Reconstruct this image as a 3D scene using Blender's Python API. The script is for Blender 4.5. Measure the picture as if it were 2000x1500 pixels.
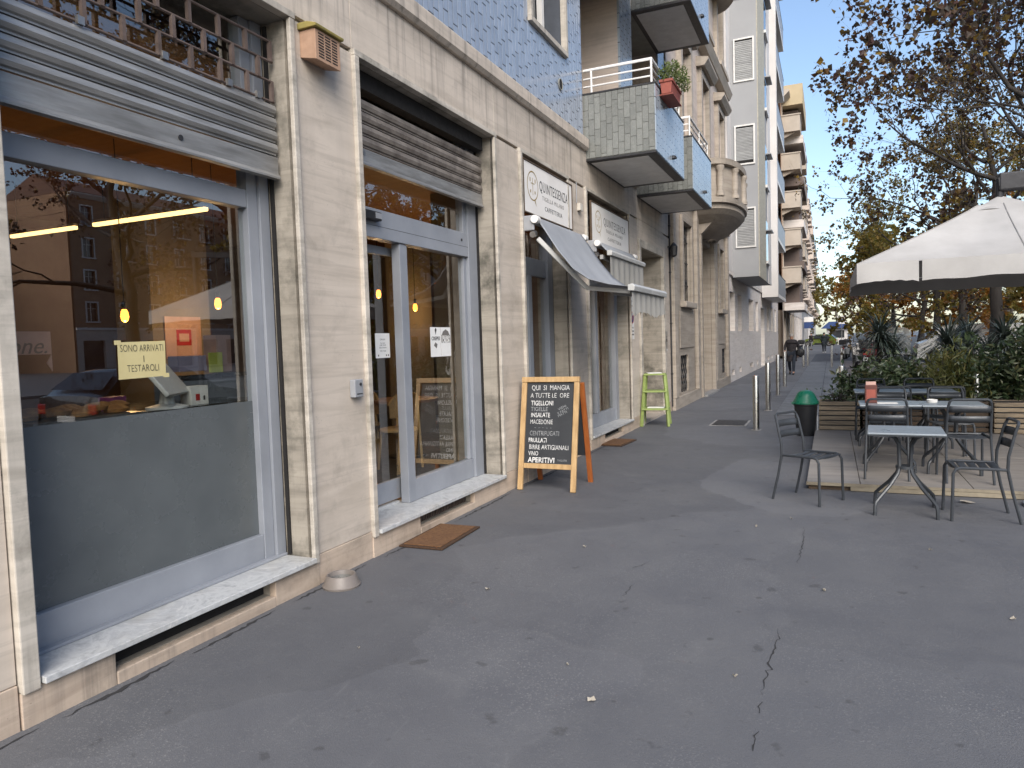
import bpy, math, random
from math import sin, cos, pi, radians as R
from mathutils import Vector, Matrix, noise as MN
random.seed(11)
S = bpy.context.scene
COL = S.collection
for o in list(bpy.data.objects): bpy.data.objects.remove(o)

# ---------------------------------------------------------------- camera
cd = bpy.data.cameras.new('camera'); cam = bpy.data.objects.new('camera', cd); COL.objects.link(cam)
cd.sensor_width = 36; cd.lens = 25.2; cd.clip_start = .05; cd.clip_end = 2000
cam.matrix_world = Matrix(((.9130, .0061, .4074, 0), (.4058, .0653, -.9116, 0), (-.0313, .9979, .0567, 1.6), (0, 0, 0, 1)))
cam.matrix_world = Matrix.Translation((0, 0, 1.6)) @ cam.matrix_world.to_quaternion().to_matrix().to_4x4()
S.camera = cam
# ---------------------------------------------------------------- sky and sun (soft late light through thin haze, sun behind the camera on the right)
SUN_EL, SUN_AZ = R(36), R(150)          # azimuth from +Y (along the street) towards +X
W = bpy.data.worlds.new('World'); S.world = W; W.use_nodes = True
wn = W.node_tree; bg = wn.nodes['Background']
sk = wn.nodes.new('ShaderNodeTexSky'); sk.sky_type = 'NISHITA'; sk.sun_disc = False
sk.sun_elevation = SUN_EL; sk.sun_rotation = SUN_AZ; sk.altitude = 120; sk.air_density = 1.0; sk.dust_density = 1.3; sk.ozone_density = 1.0
wn.links.new(sk.outputs[0], bg.inputs[0]); bg.inputs[1].default_value = .083
sl = bpy.data.lights.new('sun', 'SUN'); sl.energy = 1.5; sl.angle = R(42); sl.color = (1, .935, .85)
so = bpy.data.objects.new('sun', sl); COL.objects.link(so); so.location = (20, 25, 30)
sd = Vector((sin(SUN_AZ) * cos(SUN_EL), cos(SUN_AZ) * cos(SUN_EL), sin(SUN_EL)))
so.rotation_euler = sd.to_track_quat('Z', 'Y').to_euler()
S.view_settings.view_transform = 'Standard'; S.view_settings.look = 'None'
S.view_settings.exposure = 1.53; S.view_settings.gamma = 1
S.cycles.use_denoising = True; S.cycles.max_bounces = 6; S.cycles.transparent_max_bounces = 10
S.cycles.caustics_reflective = False; S.cycles.caustics_refractive = False; S.cycles.sample_clamp_indirect = 8

# ---------------------------------------------------------------- helpers
class MB:
    def __init__(s): s.v = []; s.f = []
    def add(s, vs, fs):
        n = len(s.v); s.v += [tuple(v) for v in vs]; s.f += [tuple(i + n for i in f) for f in fs]; return s
    def box(s, x0, x1, y0, y1, z0, z1):
        x0, x1 = min(x0, x1), max(x0, x1); y0, y1 = min(y0, y1), max(y0, y1); z0, z1 = min(z0, z1), max(z0, z1)
        return s.add([(x0,y0,z0),(x1,y0,z0),(x1,y1,z0),(x0,y1,z0),(x0,y0,z1),(x1,y0,z1),(x1,y1,z1),(x0,y1,z1)],
                     [(3,2,1,0),(4,5,6,7),(0,1,5,4),(1,2,6,5),(2,3,7,6),(3,0,4,7)])
    def obox(s, c, size, M):
        a, b, d = [q / 2 for q in size]; c = Vector(c)
        vs = [c + M @ Vector((i * a, j * b, k * d)) for k in (-1, 1) for i, j in ((-1,-1),(1,-1),(1,1),(-1,1))]
        return s.add(vs, [(3,2,1,0),(4,5,6,7),(0,1,5,4),(1,2,6,5),(2,3,7,6),(3,0,4,7)])
    def bar(s, p, q, w, t, up=(0, 0, 1)):
        p, q = Vector(p), Vector(q); z = (q - p); l = z.length; z.normalize(); x = Vector(up).cross(z)
        if x.length < 1e-4: x = Vector((1, 0, 0)).cross(z)
        x.normalize(); y = z.cross(x)
        return s.obox((p + q) / 2, (w, t, l), Matrix((x, y, z)).transposed())
    def tube(s, pts, r, n=8, caps=True):
        pts = [Vector(p) for p in pts]; rs = r if isinstance(r, (list, tuple)) else [r] * len(pts)
        up = None; base = len(s.v); k = len(pts)
        for i, p in enumerate(pts):
            t = (pts[min(i + 1, k - 1)] - pts[max(i - 1, 0)]).normalized()
            if up is None: up = t.orthogonal().normalized()
            up = (up - t * up.dot(t))
            if up.length < 1e-5: up = t.orthogonal()
            up.normalize(); b = t.cross(up)
            for j in range(n):
                a = 2 * pi * j / n; s.v.append(tuple(p + (up * cos(a) + b * sin(a)) * rs[i]))
        for i in range(k - 1):
            for j in range(n):
                a, b2 = base + i * n + j, base + i * n + (j + 1) % n
                s.f.append((a, b2, b2 + n, a + n))
        if caps:
            s.f.append(tuple(base + j for j in reversed(range(n)))); s.f.append(tuple(base + (k - 1) * n + j for j in range(n)))
        return s
    def cyl(s, p, q, r0, r1=None, n=12): return s.tube([p, q], [r0, r0 if r1 is None else r1], n)
    def lathe(s, prof, n=24, c=(0, 0, 0), sx=1, sy=1):
        base = len(s.v)
        for r, z in prof:
            for j in range(n):
                a = 2 * pi * j / n; s.v.append((c[0] + r * cos(a) * sx, c[1] + r * sin(a) * sy, c[2] + z))
        for i in range(len(prof) - 1):
            for j in range(n):
                a, b = base + i * n + j, base + i * n + (j + 1) % n; s.f.append((a, b, b + n, a + n))
        s.f.append(tuple(base + j for j in reversed(range(n)))); s.f.append(tuple(base + (len(prof) - 1) * n + j for j in range(n)))
        return s
    def prism(s, poly, ax, a0, a1):
        # poly in the two other axes; ax 'x': (y,z)  'y': (x,z)  'z': (x,y)
        def P(p, a): return {'x': (a, p[0], p[1]), 'y': (p[0], a, p[1]), 'z': (p[0], p[1], a)}[ax]
        n = len(poly); b = len(s.v)
        s.v += [P(p, a0) for p in poly] + [P(p, a1) for p in poly]
        s.f += [tuple(b + i for i in range(n)), tuple(b + n + i for i in reversed(range(n)))]
        s.f += [(b + i, b + n + i, b + n + (i + 1) % n, b + (i + 1) % n) for i in range(n)]
        return s
    def grid(s, fn, nu, nv):
        b = len(s.v)
        for i in range(nu + 1):
            for j in range(nv + 1): s.v.append(tuple(fn(i / nu, j / nv)))
        for i in range(nu):
            for j in range(nv):
                a = b + i * (nv + 1) + j; s.f.append((a, a + nv + 1, a + nv + 2, a + 1))
        return s
    def build(s, name, mat, par=None, sm=False, w=False, bev=0, sharp=40, fix=True):
        # w=True: vertices are world coordinates, parent sits unrotated at WL[parent]
        off = WL.get(par.name, Vector((0, 0, 0))) if (w and par) else Vector((0, 0, 0))
        me = bpy.data.meshes.new(name)
        me.from_pydata([(x - off.x, y - off.y, z - off.z) for x, y, z in s.v], [], s.f)
        if fix:
            import bmesh
            bm = bmesh.new(); bm.from_mesh(me); bmesh.ops.recalc_face_normals(bm, faces=bm.faces); bm.to_mesh(me); bm.free()
        if sm:
            me.polygons.foreach_set('use_smooth', [True] * len(me.polygons)); me.set_sharp_from_angle(angle=R(sharp))
        me.materials.append(M(mat)); me.update()
        o = bpy.data.objects.new(name, me); COL.objects.link(o)
        if par: o.parent = par; WL[o.name] = off
        if bev:
            m = o.modifiers.new('bevel', 'BEVEL'); m.width = bev; m.segments = 2; m.limit_method = 'ANGLE'; m.angle_limit = R(35)
        return o
WL = {}
def tag(o, label, cat, group=None, kind=None):
    if label: o['label'] = label
    if cat: o['category'] = cat
    if group: o['group'] = group
    if kind: o['kind'] = kind
    return o
def thing(name, label, cat, loc=(0, 0, 0), rz=0, group=None):
    o = bpy.data.objects.new(name, None); COL.objects.link(o); o.empty_display_size = .2
    o.location = loc; o.rotation_euler = (0, 0, rz); WL[o.name] = Vector(loc)
    return tag(o, label, cat, group)
def inst(o, loc=None, par=None, rot=None, name=None):
    c = o.copy(); COL.objects.link(c)
    if name: c.name = name
    if par: c.parent = par
    if loc is not None: c.location = loc
    if rot is not None: c.rotation_euler = rot
    return c
def dup(root, loc, rz, label=None, sc=None):
    r = root.copy(); COL.objects.link(r); r.location = loc; r.rotation_euler = (0, 0, rz)
    if label: r['label'] = label
    if sc: r.scale = sc
    for ch in list(root.children):
        c = ch.copy(); COL.objects.link(c); c.parent = r
        for g_ in ch.children:
            d = g_.copy(); COL.objects.link(d); d.parent = c
    return r
def struct(o): o['kind'] = 'structure'; return o
FX = Matrix(((0, 0, 1), (1, 0, 0), (0, 1, 0)))          # local x->+Y, y->+Z, z->+X (faces the street)
def text(body, size, mat, par, loc, rot=FX, sx=1.0, bold=0.0, ext=.0008, name='lettering', align='CENTER', shear=0, spin=0, w=True, sp=1.0, fit=None):
    c = bpy.data.curves.new('t', 'FONT'); c.body = body; c.size = size; c.align_x = align; c.align_y = 'CENTER'
    c.extrude = ext; c.offset = bold * size; c.shear = shear; c.resolution_u = 3; c.space_character = sp
    o = bpy.data.objects.new('t', c); COL.objects.link(o)
    dg = bpy.context.evaluated_depsgraph_get(); me = bpy.data.meshes.new_from_object(o.evaluated_get(dg)); bpy.data.objects.remove(o)
    if fit and me.vertices:
        xs = [v.co.x for v in me.vertices]; sx = fit / max(1e-4, max(xs) - min(xs))
    A = Matrix.Translation(Vector(loc) - (WL.get(par.name, Vector()) if w else Vector())) @ (rot @ Matrix.Rotation(spin, 3, 'Z')).to_4x4() @ Matrix.Diagonal((sx, 1, 1, 1))
    me.transform(A); me.materials.clear(); me.materials.append(M(mat)); me.name = name
    ob = bpy.data.objects.new(name, me); COL.objects.link(ob); ob.parent = par
    return ob

# ---------------------------------------------------------------- materials
MATS = {}
def M(n): return MATS[n] if isinstance(n, str) else n
class NT:
    def __init__(s, name):
        s.m = bpy.data.materials.new(name); s.m.use_nodes = True; s.t = s.m.node_tree
        s.b = s.t.nodes['Principled BSDF']; s.o = s.t.nodes['Material Output']; MATS[name] = s.m
    def n(s, typ, **k):
        q = s.t.nodes.new('ShaderNode' + typ)
        for a, v in k.items():
            if a.startswith('i_'):
                key = a[2:].replace('_', ' '); q.inputs[key].default_value = v
            else: setattr(q, a, v)
        return q
    def l(s, a, b): s.t.links.new(a, b)
    def coord(s, world=False, scale=(1, 1, 1), rnd=True):
        mp = s.n('Mapping'); mp.inputs['Scale'].default_value = scale
        if world: s.l(s.n('NewGeometry').outputs['Position'], mp.inputs[0])
        else:
            tc = s.n('TexCoord')
            if rnd:
                oi = s.n('ObjectInfo'); mu = s.n('VectorMath', operation='MULTIPLY_ADD'); cx = s.n('CombineXYZ')
                for i in range(3): s.l(oi.outputs['Random'], cx.inputs[i])
                s.l(cx.outputs[0], mu.inputs[0]); mu.inputs[1].default_value = (37, 53, 71); s.l(tc.outputs['Object'], mu.inputs[2]); s.l(mu.outputs[0], mp.inputs[0])
            else: s.l(tc.outputs['Object'], mp.inputs[0])
        return mp.outputs[0]
    def noise(s, vec, scale, detail=6, rough=.6, dist=0):
        q = s.n('TexNoise'); q.inputs['Scale'].default_value = scale; q.inputs['Detail'].default_value = detail; q.inputs['Roughness'].default_value = rough; q.inputs['Distortion'].default_value = dist
        s.l(vec, q.inputs['Vector']); return q.outputs['Fac']
    def ramp(s, fac, stops):
        q = s.n('ValToRGB'); e = q.color_ramp.elements
        while len(e) < len(stops): e.new(.5)
        for el, (p, c) in zip(e, stops): el.position = p; el.color = (c, c, c, 1) if isinstance(c, (int, float)) else (*c, 1)
        s.l(fac, q.inputs[0]); return q.outputs[0]
    def mix(s, fac, a, b, mode='MIX'):
        q = s.n('Mix', data_type='RGBA', blend_type=mode)
        for sock, v in ((q.inputs[0], fac), (q.inputs[6], a), (q.inputs[7], b)):
            if isinstance(v, (int, float)): sock.default_value = v
            elif isinstance(v, tuple): sock.default_value = (*v, 1)
            else: s.l(v, sock)
        return q.outputs[2]
    def math(s, op, a, b=0):
        q = s.n('Math', operation=op)
        for sock, v in ((q.inputs[0], a), (q.inputs[1], b)):
            if isinstance(v, (int, float)): sock.default_value = v
            else: s.l(v, sock)
        return q.outputs[0]
    def bump(s, h, st=.3, d=.01):
        q = s.n('Bump'); q.inputs['Strength'].default_value = st; q.inputs['Distance'].default_value = d; s.l(h, q.inputs['Height']); s.l(q.outputs[0], s.b.inputs['Normal'])
    def col(s, c): s.l(c, s.b.inputs['Base Color'])
    def rough(s, r):
        if isinstance(r, (int, float)): s.b.inputs['Roughness'].default_value = r
        else: s.l(r, s.b.inputs['Roughness'])
    def var(s, c, amt):      # brightness differs from piece to piece
        oi = s.n('ObjectInfo'); hv = s.n('HueSaturation')
        mr = s.n('MapRange'); mr.inputs[3].default_value = 1 - amt; mr.inputs[4].default_value = 1 + amt
        s.l(oi.outputs['Random'], mr.inputs[0]); s.l(mr.outputs[0], hv.inputs['Value']); s.l(c, hv.inputs['Color']); return hv.outputs[0]
def mk(name, c, c2=None, scale=6, rough=.6, metal=0, bump=0, bscale=80, stretch=(1, 1, 1), var=0, spec=.5, world=False, lo=.35, hi=.68, coat=0):
    t = NT(name); v = t.coord(world, stretch); f = t.noise(v, scale)
    c2 = c2 or tuple(x * .78 for x in c)
    k = t.ramp(f, [(lo, c2), (hi, c)])
    if var: k = t.var(k, var)
    t.col(k); t.b.inputs['Metallic'].default_value = metal; t.b.inputs['Specular IOR Level'].default_value = spec
    f2 = t.noise(v, scale * 3.1); t.rough(t.ramp(f2, [(.3, max(0, rough - .09)), (.7, min(1, rough + .09))]))
    if coat: t.b.inputs['Coat Weight'].default_value = coat; t.b.inputs['Coat Roughness'].default_value = .06
    if bump: t.bump(t.noise(v, bscale), bump, .004)
    return t
def emis(name, c, st):
    t = NT(name); t.b.inputs['Base Color'].default_value = (*c, 1); t.b.inputs['Emission Color'].default_value = (*c, 1); t.b.inputs['Emission Strength'].default_value = st; return t

# travertine: soft bedded bands, pits in patches, run-down dirt below the cornice and in the reveals
def travertine(name, ca, cb, dirt, var=.05, pits=.6, streak_z=None, moss=0):
    t = NT(name); g = t.coord(True)
    v1 = t.coord(True, (.7, .7, 5)); f1 = t.noise(v1, 1.5, 9, .58, .8); c = t.ramp(f1, [(.32, cb), (.5, tuple(a * .6 + b * .4 for a, b in zip(ca, cb))), (.70, ca)])
    lay = t.ramp(t.noise(t.coord(True, (.35, .35, 9)), 2.3, 6, .6, .5), [(.40, 1.), (.47, 0.), (1, 0.)]); c = t.mix(t.math('MULTIPLY', lay, .22), c, tuple(x * .62 for x in cb))
    v2 = t.coord(True, (1, 1, 2.2)); pit = t.ramp(t.noise(v2, 42, 3, .65), [(.64, 0.), (.70, 1.)]); patch = t.ramp(t.noise(t.coord(True, (.6, .6, 2.4)), 2.1, 4), [(.5, 0.), (.66, 1.)])
    pm = t.math('MULTIPLY', t.math('MULTIPLY', pit, patch), pits); c = t.mix(pm, c, tuple(x * .40 for x in cb))
    gm = t.ramp(t.noise(g, .75, 5, .6), [(.42, 0.), (.72, 1.)])
    st = t.ramp(t.noise(t.coord(True, (5, 5, .16)), 2.6, 6, .7), [(.50, 0.), (.74, 1.)])
    if streak_z:
        sp_ = t.n('SeparateXYZ'); t.l(g, sp_.inputs[0]); mr = t.n('MapRange'); mr.inputs[1].default_value = streak_z[0]; mr.inputs[2].default_value = streak_z[1]; t.l(sp_.outputs['Z'], mr.inputs[0]); zk = t.math('ADD', t.math('MULTIPLY', mr.outputs[0], .85), t.math('MULTIPLY', gm, .22))
    else: zk = gm
    c = t.mix(t.math('MULTIPLY', t.math('MULTIPLY', st, zk), dirt), c, (.115, .105, .095))
    bl = t.ramp(t.noise(g, 3.1, 8, .72, .4), [(.52, 0.), (.82, .5)]); c = t.mix(t.math('MULTIPLY', bl, dirt), c, (.15, .135, .115))
    if moss: c = t.mix(t.math('MULTIPLY', t.ramp(t.noise(g, 1.9, 6, .7), [(.5, 0.), (.68, 1.)]), moss), c, (.085, .08, .065))
    c = t.var(c, var); t.col(c); t.rough(t.ramp(f1, [(.3, .58), (.7, .8)])); t.bump(t.mix(pm, f1, (0, 0, 0)), .25, .005); return t
travertine('travertine', (.55, .482, .412), (.44, .382, .32), .95, streak_z=(3.4, 4.2), moss=.12)
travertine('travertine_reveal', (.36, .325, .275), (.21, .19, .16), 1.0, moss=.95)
travertine('travertine_edge', (.56, .515, .45), (.38, .345, .295), 1.0, moss=.7)
travertine('travertine_low', (.54, .44, .35), (.40, .315, .245), .9, moss=.35)
travertine('stone_b', (.43, .375, .315), (.29, .25, .205), .9, .1)
travertine('stone_pale', (.66, .62, .59), (.55, .50, .46), .35)
travertine('stone_render', (.55, .47, .41), (.45, .38, .33), .6)
# asphalt footway
t = NT('asphalt'); g = t.coord(True); big = t.noise(g, .55, 6, .6, .6); mid = t.noise(g, 2.7, 6, .65)
c = t.ramp(big, [(.3, (.106, .110, .124)), (.5, (.126, .130, .143)), (.72, (.146, .149, .158))])
c = t.mix(t.ramp(mid, [(.42, 0.), (.75, .6)]), c, (.150, .153, .162))
vo = t.n('TexVoronoi'); vo.inputs['Scale'].default_value = 150; t.l(g, vo.inputs['Vector'])
sp = t.ramp(vo.outputs['Color'], [(.74, 0.), (.86, 1.)]); wear = t.ramp(t.noise(g, .8, 5, .6, .3), [(.44, .04), (.62, .75)])
c = t.mix(t.math('MULTIPLY', sp, wear), c, (.245, .245, .248))
gr = t.noise(g, 260, 3, .8); c = t.mix(t.ramp(gr, [(.3, .45), (.62, 0.)]), c, (.035, .035, .037))
sc = t.coord(True, (2.2, .55, 1)); c = t.mix(t.ramp(t.noise(sc, 3.4, 7, .72, 1.2), [(.62, 0.), (.78, .45)]), c, (.19, .192, .198))
c = t.mix(t.ramp(t.noise(g, 6.5, 3, .5), [(.66, 0.), (.71, .5)]), c, (.05, .05, .052))
wv = t.n('VectorMath', operation='ADD'); t.l(g, wv.inputs[0]); nz = t.n('TexNoise'); nz.inputs['Scale'].default_value = 1.3; nz.inputs['Detail'].default_value = 5; t.l(g, nz.inputs['Vector']); sc_ = t.n('VectorMath', operation='SCALE'); t.l(nz.outputs['Color'], sc_.inputs[0]); sc_.inputs['Scale'].default_value = .9; t.l(sc_.outputs[0], wv.inputs[1])
pc = t.n('TexVoronoi'); pc.inputs['Scale'].default_value = .42; t.l(wv.outputs[0], pc.inputs['Vector']); pe = t.n('TexVoronoi', feature='DISTANCE_TO_EDGE'); pe.inputs['Scale'].default_value = .42; t.l(wv.outputs[0], pe.inputs['Vector'])
hs = t.n('HueSaturation'); mrp = t.n('MapRange'); mrp.inputs[3].default_value = .80; mrp.inputs[4].default_value = 1.22; t.l(pc.outputs['Color'], mrp.inputs[0]); t.l(mrp.outputs[0], hs.inputs['Value']); t.l(c, hs.inputs['Color']); c = hs.outputs[0]
c = t.mix(t.math('MULTIPLY', t.ramp(pe.outputs['Distance'], [(0, 1.), (.03, 0.)]), t.ramp(t.noise(g, 1.1, 4), [(.5, 0.), (.62, .22)])), c, (.19, .19, .19))
gum = t.n('TexVoronoi'); gum.inputs['Scale'].default_value = 3.3; t.l(g, gum.inputs['Vector']); c = t.mix(t.math('MULTIPLY', t.ramp(gum.outputs['Distance'], [(.05, .55), (.075, 0.)]), t.ramp(t.noise(g, 2.1, 2), [(.5, 0.), (.55, 1.)])), c, (.045, .045, .047))
c = t.mix(t.ramp(t.noise(t.coord(True, (1, 1, 1)), 22, 4, .75), [(.60, 0.), (.74, .4)]), c, (.17, .17, .172))
t.col(c); t.rough(t.ramp(mid, [(.3, .6), (.7, .85)])); t.bump(t.mix(.5, gr, vo.outputs['Distance']), .55, .004)
mk('crack', (.032, .032, .034), rough=.95)
mk('gap_dark', (.012, .011, .011), rough=.9)
# blue glazed tiles
mk('tile_blue', (.27, .315, .395), (.225, .27, .345), 9, .16, var=.10, bump=.06, bscale=14, spec=.7)
mk('tile_green', (.205, .21, .197), (.168, .175, .164), 9, .25, var=.14, bump=.06, bscale=14, spec=.6)
mk('grout', (.075, .085, .105), rough=.9)
mk('grout_pale', (.30, .30, .27), rough=.9)
t = NT('tile_wall_far'); br = t.n('TexBrick'); v = t.coord(True, (1, 1, 1)); sx_ = t.n('SeparateXYZ'); cx = t.n('CombineXYZ'); t.l(v, sx_.inputs[0])
t.l(sx_.outputs['Z'], cx.inputs[0]); t.l(sx_.outputs['Y'], cx.inputs[1]); t.l(cx.outputs[0], br.inputs['Vector'])
br.inputs['Color1'].default_value = (.40, .45, .50, 1); br.inputs['Color2'].default_value = (.31, .365, .43, 1); br.inputs['Mortar'].default_value = (.075, .085, .105, 1)
br.inputs['Scale'].default_value = 1; br.inputs['Mortar Size'].default_value = .006; br.inputs['Brick Width'].default_value = .24; br.inputs['Row Height'].default_value = .085
t.col(br.outputs['Color']); t.rough(.2); t.bump(br.outputs['Fac'], -.4, .004)
# metals, paint, glass
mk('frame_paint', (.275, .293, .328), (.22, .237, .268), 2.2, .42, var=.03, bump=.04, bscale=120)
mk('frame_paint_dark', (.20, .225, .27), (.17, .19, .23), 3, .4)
mk('shutter_steel', (.40, .395, .385), (.235, .23, .22), 5, .45, metal=.55, stretch=(1, .5, 4), bump=.1, bscale=30, var=.05)
mk('shutter_rust', (.30, .265, .23), (.13, .11, .095), 4, .62, metal=.3, stretch=(1, 1.4, 1.2), var=.1)
mk('rust_bar', (.16, .12, .105), (.09, .065, .055), 9, .7, metal=.2)
mk('steel', (.56, .55, .53), (.46, .45, .43), 6, .28, metal=1, stretch=(1, 1, .2))
mk('steel_dull', (.42, .41, .40), (.33, .32, .31), 6, .4, metal=.9)
mk('iron', (.045, .045, .05), (.03, .03, .032), 8, .5, metal=.4)
mk('chair_metal', (.047, .053, .062), (.035, .04, .047), 7, .42, metal=.15, var=.08)
mk('table_metal', (.25, .285, .315), (.235, .27, .30), 2, .34, metal=.1, var=.04)
mk('white_paint', (.72, .71, .69), (.60, .59, .57), 5, .5)
mk('white_rail', (.78, .77, .76), (.66, .65, .63), 5, .45)
mk('black_plastic', (.022, .023, .026), (.016, .016, .018), 8, .45)
mk('grey_plastic', (.30, .31, .33), (.25, .26, .28), 8, .45)
mk('cream_plastic', (.62, .585, .52), (.5, .46, .4), 8, .5)
mk('green_plastic', (.012, .19, .105), (.009, .15, .083), 5, .32)
mk('lime_paint', (.28, .36, .11), (.21, .27, .085), 10, .5)
mk('bowl_plastic', (.19, .165, .15), (.165, .145, .13), 12, .45)
mk('rubber', (.02, .02, .021), rough=.8)
mk('paper', (.76, .755, .74), (.70, .695, .68), 5, .7)
mk('paper_yellow', (.66, .57, .29), (.60, .51, .25), 5, .75)
mk('ink', (.03, .03, .032), rough=.7)
mk('ink_soft', (.16, .15, .14), rough=.7)
mk('gold_ink', (.42, .30, .10), rough=.45, metal=.4)
mk('chalk', (.70, .70, .69), (.36, .37, .38), 60, .9, lo=.3, hi=.6)
mk('chalk_faint', (.33, .34, .35), (.17, .18, .19), 60, .9)
mk('blackboard', (.018, .021, .026), (.03, .033, .038), 3, .6)
mk('sign_white', (.78, .76, .735), (.70, .675, .645), 2, .5)
mk('terracotta', (.42, .27, .185), (.32, .20, .135), 12, .85, bump=.2)
mk('moss', (.33, .26, .075), (.22, .19, .06), 14, .9)
mk('pot_red', (.30, .075, .05), (.23, .055, .04), 9, .6)
mk('red', (.42, .03, .03), rough=.4); mk('blue_sign', (.025, .06, .19), rough=.5)
mk('coir', (.185, .092, .038), (.10, .047, .02), 45, .95, bump=.8, bscale=160)
mk('coir_edge', (.07, .036, .017), (.045, .022, .011), 45, .95, bump=.8, bscale=160)
mk('wood_pale', (.50, .335, .165), (.36, .225, .10), 4, .55, stretch=(6, 6, .7), bump=.1)
mk('wood_red', (.34, .105, .025), (.25, .068, .015), 4, .5, stretch=(6, 6, .7), bump=.1)
mk('wood_door', (.13, .072, .045), (.085, .045, .03), 4, .45, stretch=(6, 6, .7))
mk('wood_planter', (.36, .28, .19), (.21, .165, .115), 5, .8, stretch=(.8, 5, 7), bump=.3, bscale=40, var=.16)
mk('wood_dark', (.10, .065, .04), (.06, .04, .025), 5, .7, stretch=(1, 5, 5))
mk('deck', (.30, .27, .24), (.225, .205, .185), 3, .55, stretch=(.35, 3, 1), var=.07, bump=.1, bscale=50)
mk('deck_edge', (.31, .27, .20), (.20, .17, .125), 5, .8, bump=.3)
mk('paving_red', (.165, .14, .14), (.115, .10, .10), 4, .7, var=.14, bump=.3)
mk('paving_grey', (.145, .15, .16), (.10, .105, .115), 4, .6, var=.14, bump=.3)
mk('kerb_stone', (.32, .31, .30), (.24, .235, .23), 6, .7)
mk('road', (.05, .05, .053), (.038, .038, .041), 3, .8, world=True)
mk('fabric_cream', (.45, .44, .43), (.36, .35, .34), 1.6, .85, bump=.6, bscale=5)
mk('fabric_awning', (.265, .28, .305), (.225, .238, .26), 2, .8)
mk('fabric_valance', (.29, .285, .27), (.24, .235, .22), 2, .85)
t = NT('marble'); v = t.coord(True); f = t.noise(v, 3.2, 9, .68, 1.7); c = t.ramp(f, [(.34, (.30, .31, .32)), (.47, (.52, .53, .53)), (.56, (.40, .41, .42)), (.7, (.62, .62, .61))])
c = t.mix(t.ramp(t.noise(v, 1.7, 6, .7), [(.52, 0.), (.72, .45)]), c, (.30, .27, .21)); c = t.mix(t.ramp(t.noise(v, 11, 5, .7), [(.56, 0.), (.7, .4)]), c, (.16, .16, .165)); t.col(c); t.rough(.42)
def glass(name, ior, tint, rough=0.0, body=None, bodyfac=0):
    t = NT(name); t.t.nodes.remove(t.b); tr = t.n('BsdfTransparent'); tr.inputs[0].default_value = (*tint, 1)
    gl = t.n('BsdfGlossy'); gl.inputs['Roughness'].default_value = rough; fr = t.n('Fresnel'); fr.inputs[0].default_value = ior
    base = tr.outputs[0]
    if body:
        di = t.n('BsdfDiffuse'); di.inputs[0].default_value = (*body, 1); tl = t.n('BsdfTranslucent'); tl.inputs[0].default_value = (*body, 1)
        a = t.n('AddShader'); t.l(di.outputs[0], a.inputs[0]); t.l(tl.outputs[0], a.inputs[1]); mm = t.n('MixShader'); mm.inputs[0].default_value = bodyfac
        t.l(base, mm.inputs[1]); t.l(a.outputs[0], mm.inputs[2]); base = mm.outputs[0]
    ge = t.n('NewGeometry'); fc = t.math('MULTIPLY', fr.outputs[0], t.math('SUBTRACT', 1.0, ge.outputs['Backfacing'])); mx = t.n('MixShader'); t.l(fc, mx.inputs[0]); t.l(base, mx.inputs[1]); t.l(gl.outputs[0], mx.inputs[2]); t.l(mx.outputs[0], t.o.inputs[0])
glass('glass', 2.9, (.93, .95, .94))
glass('glass_frosted', 1.9, (.45, .5, .5), .24, (.05, .06, .062), .82)
glass('glass_clear', 1.35, (.93, .96, .97), .02)
mk('glass_dark', (.03, .035, .042), (.02, .024, .03), 2, .06, spec=.8)
mk('glass_car', (.02, .024, .028), (.014, .017, .02), 2, .04, spec=.8)
# interior
mk('ceiling_wood', (.40, .18, .06), (.30, .13, .045), 2, .6, stretch=(1, 6, 1))
mk('wall_warm', (.15, .085, .05), (.11, .06, .035), 2, .8)
mk('wall_cream', (.24, .195, .14), (.19, .155, .11), 2, .8)
mk('floor_dark', (.10, .085, .07), (.07, .06, .05), 4, .5)
mk('wicker', (.40, .27, .135), (.25, .16, .075), 60, .7, bump=.4, bscale=150)
mk('table_wood', (.26, .12, .05), (.19, .085, .035), 4, .4, stretch=(1, 6, 1))
mk('food', (.42, .20, .055), (.19, .075, .025), 16, .7, bump=.5)
mk('box_purple', (.24, .05, .16), rough=.5); mk('box_lilac', (.38, .34, .47), rough=.5); mk('box_pink', (.55, .35, .30), rough=.5); mk('note_lime', (.55, .62, .10), rough=.6)
emis('led', (1, .64, .24), 1.3); emis('filament', (1, .27, .035), 2.6)
mk('screen_dark', (.012, .014, .013), (.03, .034, .03), 3, .12)
# far walls
mk('render_grey', (.33, .335, .345), (.285, .29, .30), .6, .85, world=True)
mk('render_white', (.60, .585, .575), (.52, .50, .485), .7, .85, world=True)
mk('mosaic_cream', (.47, .44, .36), (.33, .31, .25), 7, .7, world=True, stretch=(1, 1, 2.5))
mk('render_yellow', (.50, .41, .27), (.42, .345, .22), .7, .85, world=True)
mk('render_ochre', (.33, .20, .12), (.27, .155, .095), .7, .85, world=True)
mk('render_brown', (.15, .115, .10), (.11, .085, .075), .8, .85, world=True)
mk('render_sand', (.44, .385, .325), (.34, .295, .245), .9, .85, world=True)
mk('render_cool', (.33, .33, .335), (.27, .27, .275), .9, .85, world=True)
mk('shutter_roll', (.34, .345, .345), (.27, .275, .275), 4, .6, var=.08)
mk('roof_tile', (.16, .085, .06), (.11, .06, .045), 4, .8)
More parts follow.
